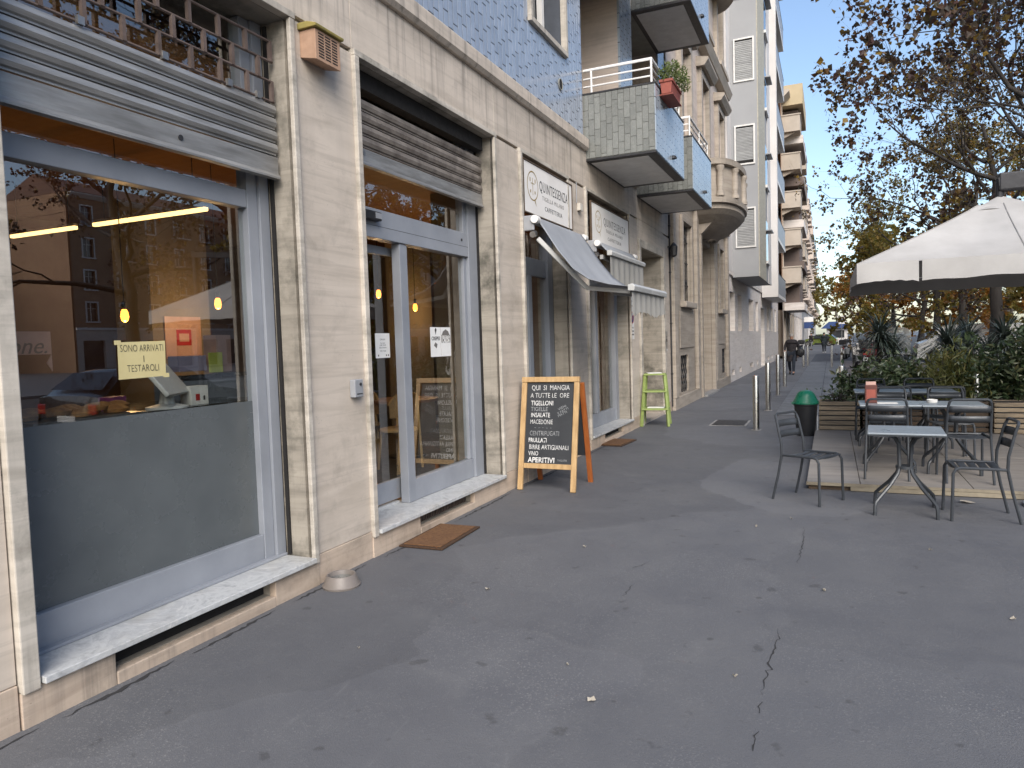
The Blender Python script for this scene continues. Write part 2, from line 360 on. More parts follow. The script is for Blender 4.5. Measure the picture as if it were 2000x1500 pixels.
# plants
def leafmat(name, cols, trans=.35, rough=.5):
    t = NT(name); ge = t.n('NewGeometry'); k = len(cols); c = t.ramp(ge.outputs['Random Per Island'], [(i / max(1, k - 1), cc) for i, cc in enumerate(cols)])
    t.col(c); t.rough(rough); tl = t.n('BsdfTranslucent'); t.l(c, tl.inputs[0]); mx = t.n('MixShader'); mx.inputs[0].default_value = trans
    t.l(t.b.outputs[0], mx.inputs[1]); t.l(tl.outputs[0], mx.inputs[2]); t.l(mx.outputs[0], t.o.inputs[0])
leafmat('leaf_plum', [(.05, .027, .026), (.06, .048, .026), (.08, .034, .026), (.035, .033, .03), (.12, .06, .028), (.06, .03, .03), (.07, .06, .03), (.30, .19, .03), (.10, .045, .025)], .38)
leafmat('leaf_gold', [(.17, .14, .03), (.29, .205, .03), (.13, .14, .035), (.33, .22, .04), (.20, .13, .025), (.15, .16, .04)], .5)
leafmat('leaf_mixed', [(.035, .02, .024), (.26, .16, .025), (.055, .028, .024), (.10, .085, .025), (.03, .028, .028), (.17, .12, .025), (.06, .04, .025), (.30, .18, .03)], .35)
leafmat('leaf_orange', [(.33, .13, .02), (.40, .20, .03), (.24, .09, .02), (.36, .22, .04)], .45)
leafmat('leaf_hedge', [(.03, .052, .024), (.05, .078, .032), (.07, .10, .045), (.036, .058, .032), (.12, .15, .085), (.09, .085, .035)], .2, .32)
leafmat('leaf_bamboo', [(.10, .115, .03), (.15, .15, .045), (.07, .09, .03), (.2, .17, .06)], .3)
leafmat('leaf_strap', [(.05, .07, .058), (.08, .10, .085), (.035, .052, .045), (.14, .155, .14)], .15, .35)
leafmat('leaf_pot', [(.05, .085, .02), (.10, .13, .03), (.14, .17, .05), (.06, .09, .03)], .3)
leafmat('leaf_fallen', [(.30, .27, .22), (.22, .16, .09), (.36, .34, .30), (.14, .09, .05)], 0.0, .8)
mk('bark', (.07, .06, .052), (.035, .03, .027), 9, .9, stretch=(1, 1, .3), bump=.7, bscale=22)
mk('bark_pale', (.30, .28, .235), (.20, .185, .155), 4, .9, stretch=(1, 1, .5))
mk('soil', (.045, .033, .024), (.03, .022, .016), 20, .95, bump=.6)
# people, vehicles
mk('skin', (.42, .25, .18), (.37, .21, .15), 9, .55); mk('hair_grey', (.30, .28, .26), rough=.8); mk('hair_dark', (.03, .022, .018), rough=.7)
mk('coat_dark', (.026, .021, .024), (.018, .015, .017), 6, .85); mk('coat_teal', (.016, .026, .03), (.011, .018, .022), 6, .85); mk('trouser', (.014, .02, .032), rough=.85); mk('jeans_grey', (.20, .205, .22), rough=.85); mk('shoe', (.02, .02, .022), rough=.6); mk('shoe_pale', (.5, .5, .5), rough=.6)
for n_, c_ in (('car_white', (.62, .62, .61)), ('car_black', (.012, .013, .015)), ('car_navy', (.02, .03, .055)), ('car_lime', (.10, .13, .02)), ('car_silver', (.30, .31, .32)), ('car_red', (.25, .02, .02))):
    mk(n_, c_, c_, 3, .3, metal=.25 if n_ == 'car_silver' else 0, coat=1)
mk('tail_red', (.35, .01, .01), rough=.25); mk('plate', (.7, .7, .68), rough=.5)
def wall_open(mb, X, y0, y1, z0, z1, ops, depth, face=1):
    """front sheet on plane x=X with real rectangular openings (ya,yb,za,zb) and reveals going back by depth"""
    ys = sorted({y0, y1, *[o[0] for o in ops], *[o[1] for o in ops]}); zs = sorted({z0, z1, *[o[2] for o in ops], *[o[3] for o in ops]})
    for a, b in zip(ys, ys[1:]):
        for c, d in zip(zs, zs[1:]):
            ym, zm = (a + b) / 2, (c + d) / 2
            if any(o[0] < ym < o[1] and o[2] < zm < o[3] for o in ops): continue
            mb.add([(X, a, c), (X, b, c), (X, b, d), (X, a, d)], [(0, 1, 2, 3)] if face > 0 else [(3, 2, 1, 0)])
    B = X - depth * face
    for a, b, c, d in ops:
        mb.add([(X, a, c), (X, b, c), (X, b, d), (X, a, d), (B, a, c), (B, b, c), (B, b, d), (B, a, d)], [(0, 4, 5, 1), (1, 5, 6, 2), (2, 6, 7, 3), (3, 7, 4, 0)])
    return mb
mk('menu_red', (.12, .035, .025), (.09, .026, .02), 8, .5)
mk('film', (.125, .138, .143), (.08, .091, .096), 1.1, .26, spec=.8)
mk('bar_grey', (.46, .465, .46), (.38, .385, .38), 5, .4)
mk('seam', (.36, .35, .34), rough=.9)
# ================================================================ ground
struct(MB().box(-40, 4.0, -30, 420, -.5, 0).build('pavement', 'asphalt'))
pave = bpy.data.objects['pavement']
struct(MB().box(4.15, 24, -30, 420, -.5, -.12).build('road', 'road'))
struct(MB().box(4.0, 4.15, -30, 420, -.5, .004).build('kerb', 'kerb_stone'))
struct(MB().box(24.15, 160, -60, 420, -.5, .0).build('far_pavement', 'paving_grey'))
struct(MB().box(24.0, 24.15, -30, 420, -.5, .004).build('far_kerb', 'kerb_stone'))
struct(MB().box(-600, 600, -600, 1500, -.7, -.55).build('ground', 'asphalt'))
def crack(pts, w, name='crack'):
    mb = MB(); rnd = random.Random(len(pts) * 7 + int(pts[0][0] * 100)); P = []
    for (a, b) in zip(pts, pts[1:]):
        n = max(3, int((Vector(b) - Vector(a)).length / .03))
        for i in range(n): P.append(Vector(a).lerp(Vector(b), i / n) + Vector((rnd.gauss(0, .006), rnd.gauss(0, .004))))
    P.append(Vector(pts[-1])); k = len(P)
    for i, p in enumerate(P):
        ww = w * (.3 + rnd.random()) * min(1, 3 * min(i + 1, k - i) / k); mb.v += [(p.x - ww, p.y, .003), (p.x + ww, p.y, .003)]
        if i: b = 2 * i; mb.f.append((b - 2, b - 1, b + 1, b))
    return mb.build(name, 'crack', pave, fix=False)
crack([(-.274, 4.07), (-.268, 3.9), (-.282, 3.7), (-.276, 3.55), (-.291, 3.42), (-.286, 3.27)], .0036)
crack([(-.289, 3.2), (-.286, 3.1)], .0025); crack([(-.282, 2.95), (-.284, 2.8)], .003)
crack([(-.214, 6.33), (-.203, 5.9), (-.206, 5.64), (-.23, 5.2)], .003)
crack([(-1.2, 4.28), (-1.187, 4.5)], .003); crack([(-1.267, 4.84), (-1.2, 5.0)], .0025)
for k_, (a_, b_) in enumerate([(1.2, 1.9), (2.0, 2.6), (2.7, 3.35), (3.5, 4.3), (4.5, 5.4), (5.6, 7.0), (7.2, 9.0), (9.3, 11.6)]):
    crack([(-3.135 + .01 * (k_ % 3), a_), (-3.12, (a_ + b_) / 2), (-3.14, b_)], .012)
# paving between the bollards, slab by slab
pv = MB().box(-1.05, 3.9, 15.0, 60, .002, .006).build('paved_strip', 'grout'); struct(pv)
slab = {}
for i, y in enumerate([15 + .62 * k for k in range(46)]):
    for j in range(6):
        kind = 'paving_grey' if j < 2 else 'paving_red'; key = (kind,)
        if key not in slab:
            s0 = MB().box(-.4, .4, 0, .6, .006, .012).build('slab', kind, pv); slab[key] = s0; s0.location = (-.64 + .82 * j, y, 0)
        else: inst(slab[key], (-.64 + .82 * j, y, 0), pv)
uc = thing('utility_cover', 'rectangular cast iron utility cover set in the asphalt near the first bollard', 'cover', (-1.7, 13.6, 0)); MB().box(-.32, .32, -.45, .45, .002, .007).build('frame', 'kerb_stone', uc); MB().box(-.28, .28, -.41, .41, .0072, .011).build('plate', 'iron', uc)
# small litter on the footway: fallen leaves and paper scraps, each one thing
rl = random.Random(5)
def scrap(x, y, r, label, mat='leaf_fallen'):
    n = 7; mb = MB(); a0 = rl.random() * 6
    pts = [(x + r * rl.uniform(.5, 1.15) * cos(a0 + 2 * pi * i / n) * 1.3, y + r * rl.uniform(.5, 1.1) * sin(a0 + 2 * pi * i / n), .004 + rl.random() * .02) for i in range(n)]
    mb.v = [(p[0] - x, p[1] - y, p[2]) for p in pts] + [(0, 0, .006)]; mb.f = [(i, (i + 1) % n, n) for i in range(n)]
    o = mb.build('fallen_leaf', mat, fix=False); o.location = (x, y, 0); tag(o, label, 'leaf', 'fallen leaves and scraps on the asphalt')
LL = 'small pale dry leaf scrap lying on the grey asphalt'
for x, y in [(-.32, 6.55), (-.58, 6.2), (-1.2, 3.25), (-.98, 2.95), (-.42, 3.4), (-2.05, 4.1), (-1.75, 5.2), (-.05, 4.75), (.65, 5.9), (-2.3, 3.05), (.9, 4.6)]: scrap(x, y, rl.uniform(.007, .015), LL)
scrap(1.12, 7.62, .055, 'large dry yellow leaf beside the terrace edge behind the right chair')
# ================================================================ shop building
A = thing('shop_building', 'travertine clad building with shop windows below and blue tiles above', 'building', (-3.2, 8, 0))
OPS = [(1.93, 3.79, .19, 3.74), (4.51, 6.87, .19, 3.74), (7.58, 9.14, .19, 3.74), (9.94, 12.3, .19, 3.74), (13.12, 15.0, .03, 3.28)]
VENT = [(2.31, 3.41, .065, .168), (5.15, 6.16, .065, .168), (8.0, 8.8, .065, .168), (10.6, 11.7, .065, .168)]
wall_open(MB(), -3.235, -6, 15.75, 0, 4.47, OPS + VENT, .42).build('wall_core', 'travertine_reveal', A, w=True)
for a, b, c, d in VENT:
    MB().box(-3.6, -3.285, a + .002, b - .002, .066, .167).build('vent_shade_block', 'gap_dark', A, w=True)  # solid black block; its colour stands in for the shade inside the vent
vg = None
for k in range(34):           # perforated plate under the second window
    y = 5.165 + k * .029
    if vg is None: vg = MB().prism([(-.006, .0), (.006, .0), (.006, .10), (-.006, .10)], 'x', -3.28 + 3.2, -3.276 + 3.2).build('vent_fin', 'rust_bar', A); vg.location = (0, y - 8, .066)
    else: inst(vg, (0, y - 8, .066), A)
PIERS = [(-5.9, 1.86), (3.825, 4.47), (6.92, 7.53), (9.19, 9.89), (12.35, 12.95), (15.15, 15.75)]
for a, b in PIERS:
    for c, d in ((.203, 3.755),):
        MB().box(-3.234, -3.2, a + .002, b - .002, c, d).build('wall_panel', 'travertine', A, w=True, bev=.003)
    MB().box(-3.234, -3.194, a + .002, b - .002, -.02, .2).build('plinth_panel', 'travertine_low', A, w=True, bev=.004)
for a, b in ((-5.9, 1.9), (1.9, 4.47), (4.47, 6.92), (6.92, 9.19), (9.19, 12.35), (12.35, 15.75)):
    MB().box(-3.234, -3.2, a + .002, b - .002, 3.79, 4.3).build('wall_panel', 'travertine', A, w=True, bev=.003)
for i, (a, b, c, d) in enumerate(OPS[:4]):
    la = 1.865 if i == 0 else a - .045
    MB().box(-3.236, -3.168, la, a + .012, .155, 3.742).build('jamb_trim', 'travertine_edge', A, w=True, bev=.006)
    MB().box(-3.205, -3.172, b - .012, b + .034, .155, 3.742).build('jamb_trim', 'travertine_edge', A, w=True, bev=.006)
    MB().box(-3.236, -3.170, la, b + .042, 3.742, 3.788).build('head_trim', 'travertine_edge', A, w=True, bev=.004)
    MB().box(-3.62, -3.150, a + .02, b - .02, .172, .204).build('window_sill', 'marble', A, w=True, bev=.004)
    MB().box(-3.236, -3.186, la, VENT[i][0], -.02, .169).build('plinth_panel', 'travertine_low', A, w=True, bev=.004)
    MB().box(-3.236, -3.186, VENT[i][1], b + .042, -.02, .169).build('plinth_panel', 'travertine_low', A, w=True, bev=.004)
    MB().box(-3.30, -3.183, VENT[i][0] + .003, VENT[i][1] - .003, -.02, .062).build('plinth_lip', 'travertine_low', A, w=True, bev=.006)
# portal
for a, b, c, d in ((12.97, 13.1, -.01, 3.42), (15.02, 15.14, -.01, 3.42)): MB().box(-3.236, -3.165, a, b, c, d).build('portal_trim', 'travertine_edge', A, w=True, bev=.006)
MB().box(-3.236, -3.17, 13.1, 15.02, 3.28, 3.42).build('portal_trim', 'travertine_edge', A, w=True, bev=.006)
MB().box(-3.234, -3.2, 12.97, 15.14, 3.425, 3.785).build('wall_panel', 'travertine', A, w=True, bev=.003)
mb = MB().box(-4.6, -3.656, 14.62, 14.7, 0, 3.3).box(-4.6, -3.656, 13.3, 13.36, 0, 3.3).box(-4.6, -3.656, 13.3, 14.7, 3.1, 3.3).box(-4.66, -3.2, 13.12, 15.0, -.02, .05)
mb.box(-3.66, -3.656, 14.62, 15.05, 0, 3.3).box(-3.66, -3.656, 13.1, 13.36, 0, 3.3).build('portal_lining', 'travertine', A, w=True)
pd = MB().box(-4.68, -4.6, 13.3, 14.7, .05, 3.1).build('portal_door', 'wood_door', A, w=True)
for z0, z1 in ((.2, .9), (1.05, 2.0), (2.15, 2.95)):
    for a in (13.42, 14.07): MB().box(-4.602, -4.585, a, a + .52, z0, z1).build('door_panel', 'wood_door', pd, w=True, bev=.008)
# cornice
cp = [(-3.236, 4.3), (-3.165, 4.3), (-3.135, 4.335), (-3.135, 4.455), (-3.15, 4.472), (-3.236, 4.478)]
for a, b in ((-5.9, 1.2), (1.204, 4.3), (4.304, 7.4), (7.404, 9.98), (12.15, 12.9), (15.12, 15.75)): MB().prism(cp, 'y', a, b).build('cornice', 'travertine', A, w=True)
# upper storey: tiles
WN = (8.05, 9.24, 5.41, 7.0)
wall_open(MB(), -3.222, -6, 10.0, 4.47, 7.3, [WN], .3).build('tile_bed', 'grout', A, w=True)
MB().box(-3.9, -3.218, -6, 10.0, 7.3, 14).build('upper_wall', 'tile_wall_far', A, w=True)
TW, TH = .092, .26
def tmesh(w, h, d): return MB().add([(0, 0, 0), (0, w, 0), (0, w, h), (0, 0, h), (d, .001, .001), (d, w - .001, .001), (d, w - .001, h - .001), (d, .001, h - .001)], [(4, 5, 6, 7), (0, 1, 5, 4), (1, 2, 6, 5), (2, 3, 7, 6), (3, 0, 4, 7)])
t0 = None; rest = MB(); cand = []
for i in range(int((10.0 - 4.9) / TW)):
    y = 9.995 - (i + 1) * TW; ph = [0, .5, .25, .75][i % 4] * TH
    for j in range(-1, 11):
        z = 4.482 + j * TH + ph
        if z < 4.48 or z + TH > 7.3: continue
        if y + TW > WN[0] - .05 and y < WN[1] + .05 and z + TH > WN[2] - .05:
            ya, yb, zt_ = y, y + TW, z + TH
            if z < WN[2] - .05: zt_ = WN[2] - .045
            elif y < WN[0] - .05: yb = WN[0] - .045
            elif y + TW > WN[1] + .05: ya = WN[1] + .045
            else: continue
            q = tmesh(max(.01, yb - ya - .011), max(.01, zt_ - z - .010), .004); rest.add([(a - 3.222, b + ya, c + z) for a, b, c in q.v], q.f); continue
        cand.append((z - (4.60 + .41 * (y + TW - 5.48)), y, z))
cand.sort()
for k, (m, y, z) in enumerate(cand):
    if k < 295 and m < .2:
        if t0 is None: t0 = tmesh(TW - .011, TH - .010, .004).build('wall_tile', 'tile_blue', A); t0.location = (-3.222 + 3.2, y - 8, z)
        else: inst(t0, (-3.222 + 3.2, y - 8, z), A)
    else:
        q = tmesh(TW - .011, TH - .010, .004); rest.add([(a - 3.222, b + y, c + z) for a, b, c in q.v], q.f)
tag(rest.build('wall_tiles', 'tile_blue', A, w=True, fix=False), None, None, kind='stuff')
for zc_ in (4.482,):           # cut tiles at the foot of the wall
    q = MB()
    for i in range(int((10.0 - 4.9) / TW)):
        y = 9.995 - (i + 1) * TW; ph = [0, .5, .25, .75][i % 4] * TH
        if ph: q.add([(a - 3.222, b + y, c + 4.482) for a, b, c in tmesh(TW - .011, ph - .010, .004).v], tmesh(1, 1, 1).f)
    tag(q.build('cut_tiles', 'tile_blue', A, w=True, fix=False), None, None, kind='stuff')
wf = MB()
for a, b, c, d in ((WN[0] - .05, WN[1] + .05, WN[2] - .05, WN[2] + .012), (WN[0] - .05, WN[0] + .012, WN[2] + .012, 7.0), (WN[1] - .012, WN[1] + .05, WN[2] + .012, 7.0)): wf.box(-3.25, -3.17, a, b, c, d)
wf = wf.build('window_surround', 'travertine_edge', A, w=True, bev=.004)
MB().box(-3.5, -3.46, WN[0] + .0, WN[0] + .5, WN[2] + .05, 7.0).build('shutter_leaf', 'wood_dark', wf, w=True)
q = MB()
for a, b in ((WN[0] + .45, WN[0] + .53), (WN[1] - .3, WN[1] - .22)): q.box(-3.47, -3.40, a, b, WN[2] + .02, 7.0)
q.box(-3.47, -3.40, WN[0] + .45, WN[1] - .22, WN[2] + .013, WN[2] + .09).build('window_frame', 'white_paint', wf, w=True)
MB().box(-3.49, -3.48, WN[0], WN[1], WN[2], 7.0).build('pane', 'glass_dark', wf, w=True)
o = MB().cyl((-3.235, 9.05, 4.95), (-3.205, 9.05, 4.95), .065, n=20).build('vent_hole', 'gap_dark', A, w=True)
MB().tube([(-3.207, 9.05 + .07 * cos(a), 4.95 + .07 * sin(a)) for a in [i * pi / 10 for i in range(21)]], .008, 6, caps=False).build('vent_ring', 'grout_pale', A, w=True)
# loggia behind the balconies
q = MB().box(-4.4, -4.3, 10.0, 15.75, 4.3, 14).box(-4.3, -3.24, 9.9, 10.0, 4.3, 14); q.build('loggia_wall', 'render_sand', A, w=True)
for a, b in ((12.12, 12.92), (15.1, 15.748)):
    MB().box(-4.298, -3.26, a, b, 4.479, 14).build('pillar', 'stone_render', A, w=True)
    MB().box(-3.259, -3.222, a, b, 4.479, 14).build('pillar_tiles', 'tile_wall_far', A, w=True)
for a, b in ((10.25, 10.95), (11.2, 11.95), (13.2, 13.9), (14.2, 14.9)):
    d = MB().box(-4.3, -4.24, a, a + .07, 4.33, 6.9).box(-4.3, -4.24, b - .07, b, 4.33, 6.9).box(-4.3, -4.24, a, b, 6.83, 6.9).build('balcony_door', 'cream_plastic', A, w=True)
    MB().box(-4.298, -4.28, a + .07, b - .07, 4.33, 6.83).build('pane', 'glass_dark', d, w=True)
MB().box(-14, -3.95, -6, 15.75, 4.25, 14).build('upper_body', 'render_sand', A, w=True)
MB().box(-14, -9.6, -6, 15.75, 0, 4.24).build('rear_body', 'render_sand', A, w=True)
def balcony(y0, y1, z0, par, near_tiles=True, rail=True, X0=-3.235, X1=-2.2, h=.9):
    T = .11
    b = MB().box(X0, X1, y0, y0 + T, z0 + .1, z0 + h).box(X0, X1, y1 - T, y1, z0 + .1, z0 + h).box(X1 - T, X1, y0 + T, y1 - T, z0 + .1, z0 + h)
    b.box(X0 - .9, X1, y0, y1, z0, z0 + .098); b = b.build('balcony', 'grout_pale', par, w=True)
    MB().box(X0 - .01, X1 + .012, y0 - .012, y1 + .012, z0 - .03, z0 - .004).build('slab_edge', 'iron', b, w=True)
    MB().box(X0 + .07, X1 - .13, y0 + .12, y1 - .12, z0 - .036, z0 - .0305).build('soffit', 'white_paint', b, w=True)
    if near_tiles:
        tb = None; n = 12; w = (X1 - X0) / n; th = .225
        for i in range(n):
            ph = [0, .4, .75, .2][i % 4] * th; z = z0 + .004
            while z < z0 + h - .01:
                hh = min(th, z0 + h - z) if z > z0 + .01 else (ph if ph > .02 else th)
                q = MB().box(X0 + i * w + .003, X0 + (i + 1) * w - .003, y0 - .012, y0 - .0005, z + .003, z + hh - .003)
                q.build('parapet_tile', 'tile_green', b, w=True); z += hh
    fr = MB().box(X1 + .001, X1 + .012, y0 - .011, y1 + .011, z0 - .002, z0 + h).build('parapet_front', 'tile_wall_far', b, w=True)
    MB().box(X0, X1 + .02, y0 - .02, y1 + .02, z0 + h + .001, z0 + h + .022).build('coping', 'iron', b, w=True)
    for yy in (y0 + (y1 - y0) * .55,): MB().lathe([(.001, .05), (.04, .045), (.055, .02), (.055, 0)], 12, (X1 + .02, yy, z0 + .12)).build('drain_hood', 'iron', b, w=True)
    if rail:
        zt = z0 + h + .02; xm = X1 - .05; ya, yb = y0 + .05, y1 - .05
        r = MB().tube([(X0, ya, zt + .34), (xm, ya, zt + .34), (xm, yb, zt + .34), (X0, yb, zt + .34)], .022, 8)
        for hh in (.11, .22): r.tube([(X0, ya, zt + hh), (xm, ya, zt + hh), (xm, yb, zt + hh), (X0, yb, zt + hh)], .013, 6)
        for x, y in ((X0 + .12, ya), (xm, ya), (xm, (ya + yb) / 2), (xm, yb), (X0 + .12, yb)): r.cyl((x, y, zt), (x, y, zt + .34), .016, n=8)
        r.build('railing', 'white_rail', b, sm=True, w=True)
    return b
balcony(10.05, 12.1, 4.2, A); balcony(12.98, 15.06, 4.2, A); balcony(12.98, 15.05, 7.45, A); balcony(9.95, 12.1, 7.45, A, near_tiles=False, rail=False)
# flower box on the first balcony
fb = thing('flower_box', 'red plastic flower box with leafy plants hung on the nearer balcony railing', 'flower box', (-2.09, 10.62, 5.02)); fb.scale = (.72, .72, .72)
q = MB().prism([(-.09, 0), (.09, 0), (.12, .26), (-.12, .26)], 'y', -.45, .45).build('box', 'pot_red', fb, bev=.01)
MB().box(-.135, .135, -.47, .47, .22, .275).build('rim', 'pot_red', fb, bev=.008); MB().box(-.13, .13, -.44, .44, -.02, .0).build('drip_tray', 'pot_red', fb)
rp = random.Random(3); pl = MB()
for k in range(900):
    a = rp.random() * 2 * pi; r_ = rp.random() ** .5; c = Vector((.28 * r_ * cos(a) + .05, .62 * r_ * sin(a) + .1, .28 + rp.random() * .5 * (1.1 - r_ * .6))); d = Vector((rp.gauss(0, 1), rp.gauss(0, 1), rp.gauss(.3, .8))).normalized(); e = d.orthogonal().normalized()
    pl.add([c, c + d * .04 + e * .014, c + d * .09, c + d * .04 - e * .014], [(0, 1, 2, 3)])
pl.build('plant', 'leaf_pot', fb, fix=False)
# ------------------------------------------------ shop windows
def slatset(par, y0, y1, X, zb, n, hgt, mat, plate):
    sh = MB().box(X - .085, X - .06, y1 + .017, y1 + .0325, .21, 3.72).build('roller_shutter', 'gap_dark', par, w=True)
    MB().box(X - .075, X - .03, y0 - .03, y0 - .012, .21, 3.72).build('guide_rail', 'gap_dark', sh, w=True)
    MB().prism([(X - .012, zb), (X + .012, zb), (X + .012, zb + plate - .012), (X - .012, zb + plate - .012)], 'y', y0, y1).build('bottom_plate', 'shutter_steel', sh, w=True)
    MB().prism([(X - .02, zb - .028), (X + .028, zb - .028), (X + .028, zb - .016), (X + .013, zb + .006), (X - .02, zb + .006)], 'y', y0, y1).build('bottom_rail', 'shutter_steel', sh, w=True)
    s0 = None
    for k in range(n):
        z = zb + plate + k * hgt
        if s0 is None:
            pr = [(-.012, 0), (.000, .002), (-.002, .014), (.010, .02), (.019, .5 * hgt), (.010, hgt - .012), (0, hgt - .008), (-.012, hgt)]
            s0 = MB().prism([(X + a, b) for a, b in pr], 'y', y0, y1).build('slat', mat, sh, w=True); s0.location = (0, 0, z)
            base = s0
        else: inst(base, (0, 0, z), sh)
    return sh
def frame_bar(par, y0, y1, z0, z1, x0=-3.52, x1=-3.44, mat='frame_paint', name='frame_bar', bev=.004): return MB().box(x0, x1, y0, y1, z0, z1).build(name, mat, par, w=True, bev=bev)
# window 1
w1 = MB().box(-3.53, -3.415, 3.69, 3.775, .206, 3.735).box(-3.53, -3.415, 1.95, 2.06, .206, 3.735).build('shop_window', 'frame_paint', A, w=True, bev=.004)
frame_bar(w1, 3.6, 3.688, .206, 3.735, -3.52, -3.435); frame_bar(w1, 2.062, 3.598, .206, .385); frame_bar(w1, 2.062, 3.598, 2.525, 2.64); frame_bar(w1, 2.062, 2.1, .387, 2.523)
frame_bar(w1, 1.96, 3.77, .2045, .222, -3.53, -3.40)
MB().box(-3.492, -3.482, 2.1, 3.6, .387, 2.523).build('pane', 'glass', w1, w=True); MB().box(-3.492, -3.482, 2.06, 3.6, 2.642, 3.735).build('pane', 'glass', w1, w=True)
MB().box(-3.4815, -3.4805, 2.1, 3.6, .387, 1.275).build('frosted_film', 'film', w1, w=True)
MB().box(-3.50, -3.425, 3.7765, 3.789, .206, 3.73).build('gap_shade_strip', 'gap_dark', w1, w=True)  # black strip painted as the shade in the gap between frame and reveal
s1 = slatset(A, 1.96, 3.755, -3.315, 2.745, 4, .083, 'shutter_steel', .125)
zz = 2.745 + .125 + 4 * .083
hb = None
for k in range(4):
    z = zz + .012 + k * .128
    MB().tube([(-3.315, 1.96, z), (-3.315, 3.755, z)], .009, 6).build('lattice_rail', 'rust_bar', s1, w=True)
    if k < 3:
        for j in range(9):
            y = 2.02 + j * .215 + (.1 if k % 2 else 0)
            if y > 3.74: continue
            if hb is None: hb = MB().box(-3.327, -3.303, -.011, .011, 0, .128).build('lattice_bar', 'rust_bar', s1, w=True); hb.location = (0, y, z)
            else: inst(hb, (0, y, z), s1)
for y in (2.42, 2.9, 3.36, 3.6): MB().box(-3.31, -3.288, y - .018, y + .018, zz - .005, zz + .035).build('hinge_clip', 'steel_dull', s1, w=True)
MB().cyl((-3.304, 2.98, 2.80), (-3.298, 2.98, 2.80), .016).build('lock', 'iron', s1, w=True)
# window 2 with the sliding door
w2 = MB().box(-3.53, -3.415, 6.66, 6.85, .206, 3.735).box(-3.53, -3.415, 4.53, 4.62, .206, 3.735).build('shop_entrance', 'frame_paint', A, w=True, bev=.004)
frame_bar(w2, 4.622, 6.658, 2.50, 2.74, -3.52, -3.42, name='door_beam'); frame_bar(w2, 5.38, 5.50, .206, 2.498, -3.52, -3.435); frame_bar(w2, 5.502, 6.658, .206, .40, -3.515, -3.44); frame_bar(w2, 6.60, 6.658, .402, 2.498, -3.515, -3.45); frame_bar(w2, 6.60, 6.658, 2.742, 3.735)
MB().box(-3.492, -3.482, 5.5, 6.6, .40, 2.498).build('pane', 'glass', w2, w=True); MB().box(-3.492, -3.482, 4.62, 6.6, 2.74, 3.735).build('pane', 'glass', w2, w=True)
sdr = MB().box(-3.60, -3.56, 5.53, 5.63, .24, 2.47).box(-3.60, -3.56, 4.62, 4.70, .24, 2.47).box(-3.60, -3.56, 4.70, 5.53, .24, .42).box(-3.60, -3.56, 4.70, 5.53, 2.40, 2.47).build('sliding_door', 'frame_paint', A, w=True, bev=.003)
MB().box(-3.585, -3.577, 4.70, 5.53, .42, 2.40).build('pane', 'glass', sdr, w=True)
MB().box(-3.62, -3.54, 4.62, 5.38, .2045, .225).build('threshold', 'marble', w2, w=True)
MB().box(-3.43, -3.36, 4.70, 5.02, 2.63, 2.70).build('motion_sensor', 'iron', w2, w=True, bev=.006); MB().box(-3.36, -3.355, 4.93, 5.01, 2.645, 2.69).build('sensor_lens', 'grey_plastic', w2, w=True)
MB().box(-3.42, -3.4192, 4.63, 6.655, 2.598, 2.601).build('seam', 'gap_dark', w2, w=True)
MB().cyl((-3.42, 6.52, 2.66), (-3.415, 6.52, 2.66), .014).build('key_switch', 'black_plastic', w2, w=True)
MB().box(-3.50, -3.425, 6.8515, 6.869, .206, 3.73).build('gap_shade_strip', 'gap_dark', w2, w=True)  # same black strip, shade painted into the gap beside the entrance frame
s2 = slatset(A, 4.56, 6.835, -3.335, 3.05, 4, .094, 'shutter_rust', .115)
MB().box(-3.40, -3.30, 4.56, 6.83, 3.60, 3.735).build('shutter_roll', 'gap_dark', s2, w=True)
MB().cyl((-3.327, 4.75, 3.115), (-3.318, 4.75, 3.115), .016).build('lock', 'steel_dull', s2, w=True)
# windows 3 and 4
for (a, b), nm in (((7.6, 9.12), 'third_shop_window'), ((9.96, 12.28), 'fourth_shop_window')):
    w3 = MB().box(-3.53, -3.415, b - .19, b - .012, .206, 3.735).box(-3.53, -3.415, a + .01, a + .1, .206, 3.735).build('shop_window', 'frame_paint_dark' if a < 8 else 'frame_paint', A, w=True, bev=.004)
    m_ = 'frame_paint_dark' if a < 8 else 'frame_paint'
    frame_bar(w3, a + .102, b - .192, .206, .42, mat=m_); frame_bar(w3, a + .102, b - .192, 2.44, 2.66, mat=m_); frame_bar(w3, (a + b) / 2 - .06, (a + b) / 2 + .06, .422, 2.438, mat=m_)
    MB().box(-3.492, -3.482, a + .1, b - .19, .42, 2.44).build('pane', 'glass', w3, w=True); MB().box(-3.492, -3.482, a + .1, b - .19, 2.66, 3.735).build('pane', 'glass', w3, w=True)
    MB().box(-3.50, -3.425, b - .0115, b + .018, .206, 3.73).build('gap_shade_strip', 'gap_dark', w3, w=True)  # gap beside the frame darkened by a black strip, painted shade
